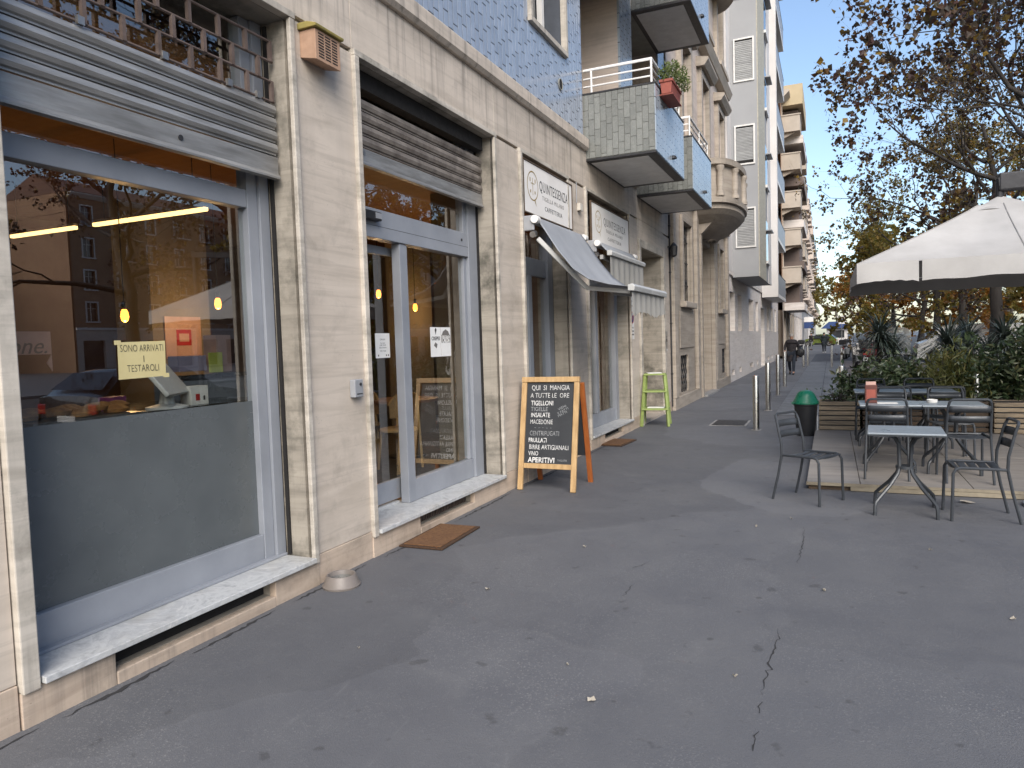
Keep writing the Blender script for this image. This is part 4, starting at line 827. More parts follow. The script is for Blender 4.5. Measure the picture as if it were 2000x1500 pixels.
for i in (0, 3):
    a, b, c, d = OB[i]; q = MB()
    sw = MB().box(-3.199, -3.13, a - .16, a - .002, c, d + .14).box(-3.199, -3.13, b + .002, b + .16, c, d + .14).box(-3.199, -3.13, a - .002, b + .002, d + .002, d + .14).build('window_surround', 'stone_b', B, w=True, bev=.01)
    MB().box(-3.3, -3.06, a - .2, b + .2, c - .14, c - .003).build('sill', 'stone_b', sw, w=True, bev=.012)
    MB().box(-3.5, -3.48, a, b, c, d).build('pane', 'glass_dark', sw, w=True)
    for k in range(6):
        y = a + (b - a) * (k + .5) / 6; MB().cyl((-3.26, y, c), (-3.26, y, d), .012, n=6).build('bar', 'iron', sw, w=True)
    for z in (c + .4, c + .95, d - .4): MB().box(-3.272, -3.25, a, b, z, z + .025).build('bar', 'iron', sw, w=True)
    for z in (c + .5, d - .3):
        for k in range(5):
            y = a + (b - a) * (k + 1) / 6; MB().tube([(-3.25, y + .05 * cos(t_), z + .07 * sin(t_)) for t_ in [j * pi / 5 for j in range(11)]], .007, 4, caps=False).build('scroll', 'iron', sw, w=True)
for i in (1, 4):
    a, b, c, d = OB[i]; bm_ = MB().box(-3.5, -3.48, a, b, c, d).build('basement_window', 'gap_dark', B, w=True)
    for k in range(4):
        y = a + (b - a) * (k + .5) / 4
        for s in (-1, 1): MB().tube([(-3.25, y + s * .1 * sin(t_ * 3), c + (d - c) * t_ / pi) for t_ in [j * pi / 10 for j in range(11)]], .012, 5).build('grille_bar', 'iron', bm_, w=True)
dr = MB().box(-3.56, -3.5, 19.5, 21.6, .06, 4.15).build('door', 'wood_door', B, w=True)
for z0, z1 in ((.25, .95), (1.05, 1.75), (1.85, 2.5), (2.6, 3.2), (3.3, 3.9)):
    for a in (19.62, 20.62): MB().box(-3.502, -3.47, a, a + .86, z0, z1).build('door_panel', 'wood_door', dr, w=True, bev=.012)
MB().box(-3.6, -3.0, 19.45, 21.65, -.02, .055).build('door_step', 'kerb_stone', B, w=True, bev=.01)
MB().box(-3.199, -3.08, 19.3, 19.48, .0, 4.35).build('door_surround', 'stone_b', B, w=True, bev=.012); MB().box(-3.199, -3.08, 21.62, 21.8, .0, 4.35).build('door_surround', 'stone_b', B, w=True, bev=.012)
# curved balcony
yc, zb_ = 20.55, 5.0
def arc(u, k=1.0): a = -pi / 2 + pi * u; return (-3.2 + 1.05 * k * max(0, cos(a)) ** .45, yc + 1.75 * k * sin(a))
cb = MB()
cb.grid(lambda u, v: (*arc(u, .28 + .72 * min(1, v * 1.25) ** .7), 4.25 + .7 * v), 24, 6)
cb = cb.build('balcony', 'stone_b', B, w=True, fix=False)
q = MB(); n = 24
prof = [(.98, 4.95), (1.06, 4.97), (1.06, 5.1), (.98, 5.12), (.97, 5.9), (1.05, 5.92), (1.06, 6.06), (.9, 6.07), (.88, 5.1), (.3, 5.1)]
for j in range(len(prof) - 1):
    (k0, z0), (k1, z1) = prof[j], prof[j + 1]; q.grid(lambda u, v: (*arc(u, k0 + (k1 - k0) * v), z0 + (z1 - z0) * v), n, 1)
q.build('parapet', 'stone_b', cb, w=True, fix=False)
for u in (.12, .3, .5, .7, .88): x_, y_ = arc(u, 1.0); MB().lathe([(.11, 5.13), (.11, 5.2), (.075, 5.28), (.09, 5.6), (.075, 5.76), (.11, 5.82), (.11, 5.89)], 10, (x_, y_, 0)).build('baluster', 'stone_b', cb, sm=True, w=True)
for y in (19.4, 20.55, 21.7): MB().prism([(-3.2, 4.25), (-3.05, 4.3), (-2.6, 4.75), (-2.45, 4.94), (-3.2, 4.94)], 'y', y - .12, y + .12).build('corbel', 'stone_b', cb, w=True)
for (a, b, c, d) in FB:
    sw = MB().box(-3.199, -3.08, a - .2, a - .002, c - .1, d + .2).box(-3.199, -3.08, b + .002, b + .2, c - .1, d + .2).box(-3.199, -3.08, a - .002, b + .002, d + .002, d + .2).build('window_surround', 'stone_b', B, w=True)
    MB().prism([(-3.199, d + .2), (-2.98, d + .2), (-2.88, d + .34), (-2.88, d + .40), (-3.199, d + .46)], 'y', a - .34, b + .34).build('pediment', 'stone_b', sw, w=True)
    MB().box(-3.3, -2.95, a - .3, b + .3, c - .24, c - .1).build('sill', 'stone_b', sw, w=True); MB().box(-3.45, -3.43, a, b, c, d).build('pane', 'glass_dark', sw, w=True)
    for s in (a + .06, b - .3): MB().box(-3.3, -3.26, s, s + .24, c, d).build('shutter_leaf', 'wood_dark', sw, w=True)
MB().prism([(-3.199, 9.3), (-3.0, 9.3), (-2.9, 9.5), (-3.199, 9.55)], 'y', 15.77, 25.0).build('string_course', 'stone_b', B, w=True)
MB().prism([(-3.199, 4.9), (-3.05, 4.9), (-3.02, 5.03), (-3.199, 5.06)], 'y', 15.77, 18.75).build('string_course', 'stone_b', B, w=True); MB().prism([(-3.199, 4.9), (-3.05, 4.9), (-3.02, 5.03), (-3.199, 5.06)], 'y', 22.35, 25.0).build('string_course', 'stone_b', B, w=True)
bw_ = MB().grid(lambda u, v: (-3.2 + .62 * sin(pi * u) ** .6, 21.0 + 2.9 * u, 11.9 + 2.2 * v), 16, 1).grid(lambda u, v: (-3.2 + .62 * v * sin(pi * u) ** .6, 21.0 + 2.9 * u, 11.9), 16, 2).build('bow_window', 'stone_render', B, sm=True, w=True, fix=False)
MB().grid(lambda u, v: (-3.2 + .7 * sin(pi * u) ** .6, 20.9 + 3.1 * u, 11.72 + .2 * v), 16, 1).grid(lambda u, v: (-3.2 + .7 * v * sin(pi * u) ** .6, 20.9 + 3.1 * u, 11.72), 16, 1).build('bow_sill', 'stone_b', bw_, w=True, fix=False)
# ================================================================ grey house with shuttered end windows
C = thing('grey_house', 'tall grey rendered apartment house with overhanging upper floors and roller shutters', 'building', (-3.15, 38, 0))
gw = [(25.5, 26.9), (27.8, 29.05), (31.7, 33.7), (34.7, 36.0), (41.0, 42.6), (43.9, 45.4), (46.8, 48.2)]
ops = [(a, b, 1.78, 3.14) for a, b in gw] + [(37.3, 39.4, .03, 2.95)] + [(a + .3, b - .3, .22, .42) for a, b in gw]
wall_open(MB(), -3.15, 25.02, 50, 0, 3.78, ops, .3).build('ground_floor', 'stone_pale', C, w=True)
for a, b in gw:
    f = MB().box(-3.5, -3.4, a, b, 1.78, 1.85).box(-3.5, -3.4, a, a + .07, 1.85, 3.14).box(-3.5, -3.4, b - .07, b, 1.85, 3.14).build('window', 'cream_plastic', C, w=True)
    MB().box(-3.44, -3.42, a + .07, b - .07, 1.85, 3.14).build('shutter', 'glass_dark' if int(a) % 2 else 'steel_dull', f, w=True); MB().box(-3.46, -3.44, a + .3, b - .3, .22, .42).build('cellar_vent', 'gap_dark', f, w=True)
MB().box(-3.5, -3.4, 37.3, 39.4, .03, 2.95).build('entrance_door', 'shutter_roll', C, w=True)
MB().box(-3.149, -3.09, 25.03, 50, 3.68, 3.785).build('string_course', 'stone_pale', C, w=True)
MB().box(-14, -3.51, 25.02, 50, 0, 24).build('body', 'render_grey', C, w=True)
MB().box(-3.509, -3.1, 25.02, 50, 3.80, 24).build('upper_wall', 'render_white', C, w=True)
en = MB().box(-3.099, -2.232, 26.0, 31.3, 3.62, 24).build('oriel', 'render_grey', C, w=True)
MB().box(-2.231, -2.2, 26.0, 28.7, 3.6, 24).build('mosaic_strip', 'mosaic_cream', C, w=True); MB().box(-2.231, -2.205, 29.9, 31.3, 3.6, 24).build('pale_strip', 'render_white', C, w=True)
for z0, z1, gap in ((4.66, 5.92, 0), (7.46, 8.70, .1), (10.24, 11.58, 0), (13.0, 14.3, 0), (15.8, 17.1, .2)):
    f = MB()
    for a, b, c, d in ((-2.98, -2.93, z0 - .05, z1 + .05), (-2.36, -2.31, z0 - .05, z1 + .05), (-2.93, -2.36, z0 - .05, z0), (-2.93, -2.36, z1, z1 + .05)): f.box(a, b, 25.955, 26.04, c, d)
    f = f.build('window_frame', 'white_paint', C, w=True); MB().box(-2.93, -2.36, 25.995, 25.999, z0, z1).build('recess_shade_sheet', 'gap_dark', f, w=True)  # black sheet on the flat wall; painted shade makes the window look recessed
    n = 22; h = (z1 - z0 - gap - .05) / n
    s0 = None
    for k in range(n):
        if s0 is None: s0 = MB().prism([(25.993, 0), (25.982, .006), (25.974, h * .5), (25.982, h - .003), (25.993, h)], 'x', -2.925, -2.365).build('shutter_slat', 'shutter_roll', f, w=True); s0.location = (0, 0, z0 + gap)
        else: inst(s0, (0, 0, z0 + gap + k * h), f)
MB().box(-3.099, -2.352, 37.6, 38.1, 3.45, 24).build('fin_wall', 'render_white', C, w=True)
for k in range(7):
    z = 4.4 + 2.82 * k
    for a, b in ((28.8, 29.8),):
        f = MB().box(-2.23, -2.21, a, b, z, z + 1.5).build('window', 'glass_dark', C, w=True); MB().box(-2.21, -2.13, a - .05, b + .05, z - .12, z - .02).build('sill', 'white_paint', f, w=True)
        MB().box(-2.2, -2.0, a, b, z + 1.1, z + 1.14).build('awning_flap', 'grey_plastic', f, w=True)
    for a, b in ((33.0, 34.6), (46.2, 47.6)):
        f = MB().box(-3.099, -3.08, a, b, z, z + 1.5).build('window', 'glass_dark', C, w=True); MB().box(-3.08, -2.98, a - .1, b + .1, z - .12, z - .02).build('sill', 'white_paint', f, w=True)
    bl = MB().box(-3.099, -2.36, 38.1, 44.4, z - .95, z - .78).build('balcony', 'white_paint', C, w=True)
    p0 = None
    for j in range(9):
        y = 38.15 + j * .69
        if p0 is None: p0 = MB().box(-2.40, -2.37, 0, .65, 0, .95).build('rail_panel', 'frame_paint', bl, w=True); p0.location = (0, y, z - .75)
        else: inst(p0, (0, y, z - .75), bl)
    MB().box(-2.41, -2.36, 38.1, 44.4, z + .21, z + .25).build('handrail', 'iron', bl, w=True)
    f = MB().box(-3.099, -3.08, 38.6, 43.8, z - .7, z + 1.4).build('balcony_window', 'glass_dark', C, w=True)
# ================================================================ further houses (both sides)
def block(name, label, X, y0, y1, H, face, wall, base, bays, floors, fb=4.4, win=(1.15, 1.9), bal=None, trim='stone_pale', roof=None, rail='iron', every=1, group=None, gshop=True, balmat='stone_render'):
    T = thing(name, label, 'building', (X, (y0 + y1) / 2, 0), group=group); s = face
    fh = (H - fb - .6) / floors; bw = (y1 - y0) / bays; ops = []; gops = []
    for i in range(bays):
        yc_ = y0 + bw * (i + .5); gops.append((yc_ - min(1.2, bw * .33), yc_ + min(1.2, bw * .33), .15 if gshop else 1.2, 3.2))
        for k in range(floors): ops.append((yc_ - win[0] / 2, yc_ + win[0] / 2, fb + fh * k + .75, fb + fh * k + .75 + win[1]))
    wall_open(MB(), X, y0, y1, fb, H, ops, .3, s).build('wall', wall, T, w=True); wall_open(MB(), X + .04 * s, y0, y1, 0, fb, gops, .35, s).build('ground_floor', base, T, w=True)
    MB().box(X - 11 * s, X - .32 * s, y0, y1, 0, H).build('body', wall, T, w=True)
    MB().box(X + .002 * s, X + .16 * s, y0, y1, fb - .12, fb + .12).build('string_course', trim, T, w=True)
    MB().prism([(X, H - .5), (X + .2 * s, H - .45), (X + .55 * s, H - .12), (X + .55 * s, H), (X, H + .02)], 'y', y0, y1).build('cornice', trim, T, w=True)
    if roof: MB().prism([(X + .6 * s, H + .03), (X - 5 * s, H + 2.3), (X - 11 * s, H + .03)], 'y', y0, y1).build('roof', roof, T, w=True)
    g0 = w0 = b0 = None
    def place(o, y, z): return inst(o, (0, y - (y0 + y1) / 2, z), T)
    for i, (a, b, c, d) in enumerate(gops):
        if g0 is None: g0 = MB().box(X - .30 * s, X - .28 * s, a, b, c, d).build('shop_glass', 'glass_dark', T, w=True); gy = a
        else: inst(g0, (0, a - gy, 0), T)
    for i, (a, b, c, d) in enumerate(ops):
        if w0 is None:
            h = d - c; w0 = MB()
            for p, q_, r_, t_ in ((-.14, .0, -.1, h + .14), (b - a, b - a + .14, -.1, h + .14), (0, b - a, h, h + .14)): w0.box(X + .001 * s, X + .06 * s, p, q_, r_, t_)
            w0.box(X - .1 * s, X + .14 * s, -.2, b - a + .2, -.12, 0); y_ = (y0 + y1) / 2; w0.v = [(x, y + y_, z) for x, y, z in w0.v]
            w0 = w0.build('window_surround', trim, T, w=True)
            gp = MB().box(X - .27 * s, X - .25 * s, y_, y_ + b - a, 0, h).build('pane', 'glass_dark', w0, w=True); fr_ = MB().box(X - .25 * s, X - .21 * s, y_ + (b - a) / 2 - .04, y_ + (b - a) / 2 + .04, 0, h).box(X - .25 * s, X - .21 * s, y_, y_ + b - a, h * .68, h * .68 + .05).build('glazing_bar', 'cream_plastic', w0, w=True)
            w0.location = (0, a - y_, c)
        else:
            w_ = inst(w0, (0, a - y_, c), T); inst(gp, None, w_); inst(fr_, None, w_)
        if bal and (i % floors) % every == 0 and (i // floors) in bal[1]:
            dp, wd = bal[0], bal[2]
            if b0 is None:
                y_2 = (y0 + y1) / 2; b0 = MB().box(X, X + dp * s, y_2 - wd / 2, y_2 + wd / 2, -.16, 0).prism([(X, -.17), (X + dp * .8 * s, -.17), (X, -.55)], 'y', y_2 - wd * .4, y_2 - wd * .33).prism([(X, -.17), (X + dp * .8 * s, -.17), (X, -.55)], 'y', y_2 + wd * .33, y_2 + wd * .4).build('balcony', balmat, T, w=True)
                if rail == 'solid':
                    r0 = MB().box(X + .002 * s, X + dp * s, y_2 - wd / 2, y_2 - wd / 2 + .12, .002, .85).box(X + .002 * s, X + dp * s, y_2 + wd / 2 - .12, y_2 + wd / 2, .002, .85).box(X + (dp - .12) * s, X + dp * s, y_2 - wd / 2 + .12, y_2 + wd / 2 - .12, .002, .85).box(X, X + (dp + .05) * s, y_2 - wd / 2 - .05, y_2 + wd / 2 + .05, .852, .93).build('parapet', balmat, b0, w=True)
                else:
                    r0 = MB(); nb = int(wd / .14)
                    for e in range(nb + 1): y = y_2 - wd / 2 + wd * e / nb; r0.box(X + (dp - .04) * s, X + (dp - .02) * s, y - .01, y + .01, .002, .95)
                    for e in range(5):
                        for y in (y_2 - wd / 2, y_2 + wd / 2): r0.box(X + dp * (e + .5) / 5.2 * s, X + (dp * (e + .5) / 5.2 + .02) * s, y - .01, y + .01, .002, .95)
                    r0.box(X, X + dp * s, y_2 - wd / 2 - .02, y_2 - wd / 2 + .02, .95, 1.0).box(X, X + dp * s, y_2 + wd / 2 - .02, y_2 + wd / 2 + .02, .95, 1.0).box(X + (dp - .05) * s, X + dp * s, y_2 - wd / 2, y_2 + wd / 2, .951, 1.001); r0 = r0.build('railing', rail, b0, w=True)
                b0.location = (0, (a + b) / 2 - y_2, c - .05)
            else:
                b_ = inst(b0, (0, (a + b) / 2 - y_2, c - .05), T); inst(r0, None, b_)
    return T
D = block('yellow_house', 'yellow and brown apartment house with stacked open balconies beyond the grey house', -2.9, 50, 66, 17.2, 1, 'render_ochre', 'render_sand', 4, 5, bal=(1.15, (0, 2, 3), 2.6), rail='solid', trim='render_sand', balmat='render_sand')
q = MB().box(-2.9, -1.6, 51.5, 58.5, 16.6, 17.9).build('attic_storey', 'render_yellow', D, w=True)
for k in range(5):
    z = 14.2 - 2.75 * k; q = MB().box(-2.899, -1.6, 52, 58.5, z, z + .5).build('loggia_slab', 'render_brown' if k % 2 else 'stone_pale', D, w=True); MB().box(-2.899, -1.9, 52.3, 58.2, z + .502, z + 2.24).build('loggia_shade', 'render_brown', q, w=True)
block('balcony_house', 'sand coloured town house with heavy stone balconies further along the street', -2.9, 66, 84, 16.8, 1, 'render_sand', 'stone_pale', 5, 4, bal=(1.0, (0, 1, 3, 4), 2.4), rail='solid', roof='roof_tile')
block('ornate_house', 'pale ornate town house in the distance on the left', -2.95, 84, 104, 17.5, 1, 'stone_render', 'render_cool', 5, 4, bal=(.95, (0, 1, 2, 4), 2.2), rail='solid', trim='render_yellow')
block('distant_house', 'cool grey town house near the far end of the street', -2.9, 104, 128, 16.5, 1, 'render_cool', 'render_white', 6, 4, bal=(.9, (0, 2, 3, 5), 2.2), rail='iron', roof='roof_tile')
block('end_house', 'brownish town house closing the far end of the street on the left', -2.9, 128, 160, 16, 1, 'render_sand', 'render_cool', 7, 4, bal=(.9, (1, 3, 5), 2.4), rail='iron')
block('opposite_house', 'grey town house across the boulevard reflected in the shop glass', 80, -60, 6, 16, -1, 'render_brown', 'stone_pale', 14, 5, bal=(.9, (1, 3, 5), 2.2), rail='iron', roof='roof_tile')
block('opposite_house', 'cream town house across the boulevard reflected in the first window', 78, 6, 48, 16.5, -1, 'render_brown', 'render_cool', 10, 5, bal=(.9, (0, 2, 4, 6), 2.0), rail='iron', roof='roof_tile')
block('opposite_house', 'ochre town house across the boulevard reflected behind the trees', 62, 48, 78, 18, -1, 'render_ochre', 'stone_render', 8, 4, bal=(.9, (1, 3, 5), 2.0), rail='iron', roof='roof_tile')
block('opposite_house', 'sand town house across the boulevard reflected in the entrance glass', 58, 78, 112, 18, -1, 'render_sand', 'stone_render', 8, 5, bal=(.9, (1, 4, 6), 2.0), rail='iron', roof='roof_tile')
block('opposite_house', 'long distant town house on the far side of the boulevard', 50, 112, 200, 17, -1, 'render_cool', 'stone_render', 16, 5)
# ================================================================ terrace
dk = struct(MB().box(-.22, 3.85, 7.93, 12.9, .001, .05).build('terrace_deck', 'wood_dark'))
for i in range(5):
    x0 = -.24 + (0 if i == 0 else .5 + .97 * (i - 1)); x1 = -.24 + .5 + .97 * i if i < 4 else 3.87
    for (a, b) in ((7.9, 9.9), (9.905, 11.2), (11.205, 12.9)): MB().box(x0 + .003, x1 - .003, a + .002, b - .002, .052, .08).build('deck_slab', 'deck', dk, bev=.003)
MB().box(.17, 3.85, 7.885, 7.929, .006, .0505).build('edge_board', 'deck_edge', dk, bev=.003); MB().box(-.24, .6, 7.88, 7.9, .05, .0795).build('edge_trim', 'deck_edge', dk); MB().box(.6, 3.87, 7.88, 7.9, .0525, .0795).build('edge_trim', 'deck_edge', dk)
MB().box(-.22, -.19, 7.95, 12.85, .001, .05).build('edge_board', 'deck_edge', dk)
# chair (faces local +y)
def make_chair(label):
    c = thing('bistro_chair', label, 'chair', group='dark metal bistro chairs on the terrace')
    r = .0125
    for s in (-1, 1):
        MB().tube([(s * .205, .215, 0), (s * .20, .205, .40), (s * .197, .185, .435), (s * .195, .15, .447), (s * .19, -.17, .44)], r, 8).build('front_leg', 'chair_metal', c, sm=True)
        MB().tube([(s * .20, -.275, 0), (s * .195, -.215, .25), (s * .19, -.18, .44), (s * .188, -.185, .55), (s * .182, -.235, .76), (s * .175, -.25, .80)], r, 8).build('rear_leg', 'chair_metal', c, sm=True)
    MB().tube([(-.175, -.25, .80), (-.165, -.256, .82), (-.14, -.26, .83), (.14, -.26, .83), (.165, -.256, .82), (.175, -.25, .80)], r, 8).build('top_rail', 'chair_metal', c, sm=True)
    for z0, z1, y in ((.60, .665, -.205), (.70, .765, -.232)):
        MB().grid(lambda u, v: (-.185 + .37 * u, y - .03 * sin(pi * u) + (z0 - .6) * 0 - .013 * v, z0 + (z1 - z0) * v), 8, 1).build('back_slat', 'chair_metal', c, sm=True, fix=False).modifiers.new('t', 'SOLIDIFY').thickness = .003
    for k in range(5):
        y0 = -.165 + k * .076; MB().grid(lambda u, v: (-.193 + .386 * u, y0 + .064 * v, .448 - .018 * sin(pi * u) - .008 * sin(pi * (k + v) / 5)), 8, 2).build('seat_slat', 'chair_metal', c, sm=True, fix=False).modifiers.new('t', 'SOLIDIFY').thickness = .003
    MB().tube([(-.195, .18, .44), (.195, .18, .44)], .011, 8).build('seat_rail', 'chair_metal', c, sm=True)
    return c
ch = make_chair('dark metal bistro chair standing alone on the asphalt left of the small table'); ch.location = (-.19, 7.385, 0); ch.rotation_euler = (0, 0, math.atan2(-.49, .87) - pi / 2)
D_ = .08
for x, y, z, rz, lb in ((1.12, 7.08, 0, R(92), 'dark metal bistro chair on the asphalt right of the small table'),
    (.53, 8.42, D_, R(-4), 'dark chair at the near side of the long table, left one'), (1.22, 8.40, D_, R(3), 'dark chair at the near side of the long table, right one'),
    (.62, 9.58, D_, R(176), 'dark chair across the long table behind the red menu holder'), (1.25, 9.60, D_, R(184), 'dark chair across the long table, right one'),
    (.70, 10.22, D_, R(2), 'dark chair at the near side of the rear table, left one'), (1.28, 10.20, D_, R(-3), 'dark chair at the near side of the rear table, right one'),
    (.52, 11.35, D_, R(180), 'dark chair beyond the rear table by the hedge, left one'), (1.12, 11.38, D_, R(177), 'dark chair beyond the rear table by the hedge, right one')): o = dup(ch, (x, y, z), rz, lb)
def make_table(label):
    t_ = thing('bistro_table', label, 'table', group='square metal bistro tables on the terrace')
    MB().box(-.295, .295, -.285, .285, .712, .73).build('top', 'table_metal', t_, bev=.006); MB().box(-.285, .285, -.275, .275, .70, .711).build('under_rim', 'chair_metal', t_)
    for sx in (-1, 1):
        for sy in (-1, 1): MB().tube([(sx * .15, sy * .15, .705), (sx * .085, sy * .085, .67), (sx * .05, sy * .05, .60), (sx * .043, sy * .043, .40), (sx * .06, sy * .06, .34), (sx * .12, sy * .12, .245), (sx * .205, sy * .205, .145), (sx * .228, sy * .228, .115), (sx * .235, sy * .235, .08), (sx * .237, sy * .237, 0)], .0155, 8).build('leg', 'chair_metal', t_, sm=True)
    MB().cyl((0, 0, .385), (0, 0, .41), .075, n=16).build('collar', 'chair_metal', t_, sm=True)
    return t_
tb1 = make_table('small square grey metal table on the asphalt between the two loose chairs'); tb1.location = (.59, 7.13, 0); tb1.rotation_euler = (0, 0, R(-3))
dup(tb1, (.575, 8.87, D_), 0, 'left half of the long table, with the red menu holder'); dup(tb1, (1.165, 8.85, D_), 0, 'right half of the long table, with the white ashtray')
dup(tb1, (.575, 10.76, D_), 0, 'left square table of the rear pair near the hedge'); dup(tb1, (1.165, 10.76, D_), 0, 'right square table of the rear pair near the hedge')
mh = thing('menu_holder', 'red brown menu holder standing on the long table', 'menu holder', (.40, 8.86, .811)); MB().box(-.06, .06, -.045, .045, 0, .20).build('box', 'menu_red', mh, bev=.006); MB().box(-.045, .045, -.0465, -.0455, .03, .15).build('front_print', 'pot_red', mh); MB().box(-.05, .05, -.03, .03, .201, .235).build('papers', 'box_pink', mh)
at_ = thing('ashtray', 'small white ashtray on the right half of the long table', 'ashtray', (1.0, 8.95, .811)); MB().lathe([(.05, 0), (.055, .03), (.048, .032), (.04, .012), (0, .01)], 18).build('dish', 'white_paint', at_, sm=True)
pf = thing('paper_sheet', 'white paper placemat lying on the left half of the long table', 'paper', (.56, 8.82, .811)); MB().box(-.1, .1, -.09, .09, .0, .002).build('sheet', 'paper', pf)
pbs = thing('parasol_stand', 'dark round parasol stand at the right edge behind the chair', 'parasol stand', (1.83, 7.62, 0)); MB().lathe([(.27, 0), (.27, .03), (.22, .06), (.06, .08), (.04, .12)], 28).build('disc', 'frame_paint_dark', pbs, sm=True); MB().cyl((0, 0, .1), (0, 0, .42), .026).build('sleeve', 'iron', pbs)
# parasol
um = thing('parasol', 'large cream cantilever parasol over the terrace', 'parasol', (3.6, 9.7, .08))
ax, ay, az, hx, hy, zr_ = 1.74, 9.7, 3.02, 1.49, 1.34, 2.30
def canopy(u, v):
    a = 2 * pi * u; cx_, cy_ = cos(a), sin(a); m = max(abs(cx_), abs(cy_)); px_, py_ = cx_ / m, cy_ / m; k = .16 + .84 * v
    rib = abs(((a / (pi / 4)) % 1) - .5) * 2          # 0 between ribs, 1 on ribs
    return (ax + hx * px_ * k, ay + hy * py_ * k, az - .06 - (az - .06 - zr_) * ((k - .16) / .84) ** .93 - .05 * (1 - rib) * sin(pi * v))
MB().grid(canopy, 64, 10).build('canopy', 'fabric_cream', um, sm=True, w=True, fix=False, sharp=25)
for k in range(8): MB().tube([Vector(canopy(k / 8, v / 10)) + Vector((0, 0, .003)) for v in range(11)], .006, 5).build('seam', 'seam', um, w=True)
MB().grid(lambda u, v: (ax + hx * .23 * v * (cos(2 * pi * u) / max(abs(cos(2 * pi * u)), abs(sin(2 * pi * u)))), ay + hy * .23 * v * (sin(2 * pi * u) / max(abs(cos(2 * pi * u)), abs(sin(2 * pi * u)))), az + .06 - .20 * v - .02 * sin(8 * pi * u) * v), 48, 3).build('vent_cap', 'fabric_cream', um, sm=True, w=True, fix=False)
for s0, s1 in (((-1, -1), (-.62, -1)), ((-.60, -1), (1, -1)), ((1, -1), (1, 1)), ((1, 1), (-1, 1)), ((-1, 1), (-1, -1))):
    n = int(24 * (abs(s1[0] - s0[0]) + abs(s1[1] - s0[1])) / 2) + 6
    def val(u, v, s0=s0, s1=s1):
        x = ax + hx * (s0[0] + (s1[0] - s0[0]) * u); y = ay + hy * (s0[1] + (s1[1] - s0[1]) * u); ln = abs(s1[0] - s0[0]) + abs(s1[1] - s0[1]); out = .012 * sin(u * 21 * ln) * v + .02 * v * sin(pi * u)
        nx, ny = (0, -1) if s0[1] == s1[1] == -1 else (0, 1) if s0[1] == s1[1] else (1, 0) if s0[0] == 1 else (-1, 0)
        out += .004; return (x + nx * out, y + ny * out, zr_ + .008 - v * (.21 - .02 * sin(pi * u) - .006 * sin(u * 30)))
    MB().grid(val, n, 4).build('valance', 'fabric_cream', um, sm=True, w=True, fix=False)
for k in range(8):
    a = k * pi / 4; m = max(abs(cos(a)), abs(sin(a))); MB().bar((ax + .05 * cos(a), ay + .05 * sin(a), az - .12), (ax + hx * cos(a) / m * .99, ay + hy * sin(a) / m * .99, zr_ - .02), .025, .02).build('rib', 'iron', um, w=True)
MB().bar((ax - .02, ay, az + .20), (3.62, ay, az + .36), .09, .13, up=(0, 1, 0)).build('arm', 'iron', um, w=True); MB().cyl((ax, ay, az - .25), (ax, ay, az + .24), .04).build('hub', 'iron', um, w=True); MB().box(ax - .02, ax + .28, ay - .07, ay + .07, az + .10, az + .30).build('arm_head', 'iron', um, w=True, bev=.02)
MB().cyl((3.6, 9.7, .08), (3.6, 9.7, 3.45), .05).build('mast', 'iron', um, w=True); MB().box(3.2, 3.84, 9.2, 10.2, .081, .16).build('base', 'kerb_stone', um, w=True)
# litter bin
bn = thing('litter_bin', 'black litter bin with green domed lid beside the planter', 'litter bin', (-.37, 12.15, 0))
MB().lathe([(.135, 0), (.14, .02), (.17, .47), (.182, .48), (.182, .50), (.165, .505)], 28).build('body', 'black_plastic', bn, sm=True)
MB().lathe([(.195, .50), (.198, .515), (.185, .545), (.165, .575), (.145, .62), (.125, .66), (.09, .695), (.045, .71), (0, .713)], 32).build('lid', 'green_plastic', bn, sm=True)
MB().grid(lambda u, v: (-.10 - .12 * v * (1 - .35 * (2 * u - 1) ** 2), -.13 + .26 * u, .60 - .085 * v - .02 * (2 * u - 1) ** 2), 10, 5).build('lid_flap', 'green_plastic', bn, sm=True, fix=False)
# planters
def planter(x0, x1, y0, y1, label, tone='wood_planter'):
    p = thing('planter', label, 'planter', ((x0 + x1) / 2, (y0 + y1) / 2, D_), group='slatted wooden planters')
    w, d = (x1 - x0) / 2, (y1 - y0) / 2
    MB().box(-w + .03, w - .03, -d + .03, d - .03, .01, .42).build('liner', 'black_plastic', p); MB().box(-w + .04, w - .04, -d + .04, d - .04, .421, .44).build('soil', 'soil', p)
    for k in range(6):
        z = .01 + k * .076
        for y in (-d, d - .02): MB().box(-w, w, y, y + .02, z, z + .057).build('slat', tone, p, bev=.003)
        for x in (-w, w - .02): MB().box(x, x + .02, -d + .021, d - .021, z, z + .057).build('slat', tone, p)
    return p
planter(-.18, .40, 12.2, 12.66, 'low slatted wooden planter right beside the green lidded bin'); planter(.44, 1.24, 12.24, 12.7, 'slatted wooden planter behind the left rear table', 'wood_dark'); planter(1.28, 2.08, 12.24, 12.7, 'slatted wooden planter behind the right rear chair', 'wood_dark')
planter(2.13, 2.95, 12.12, 12.6, 'pale slatted wooden planter at the right edge of the terrace'); planter(2.98, 3.8, 12.12, 12.6, 'slatted wooden planter in the terrace corner outside the view')
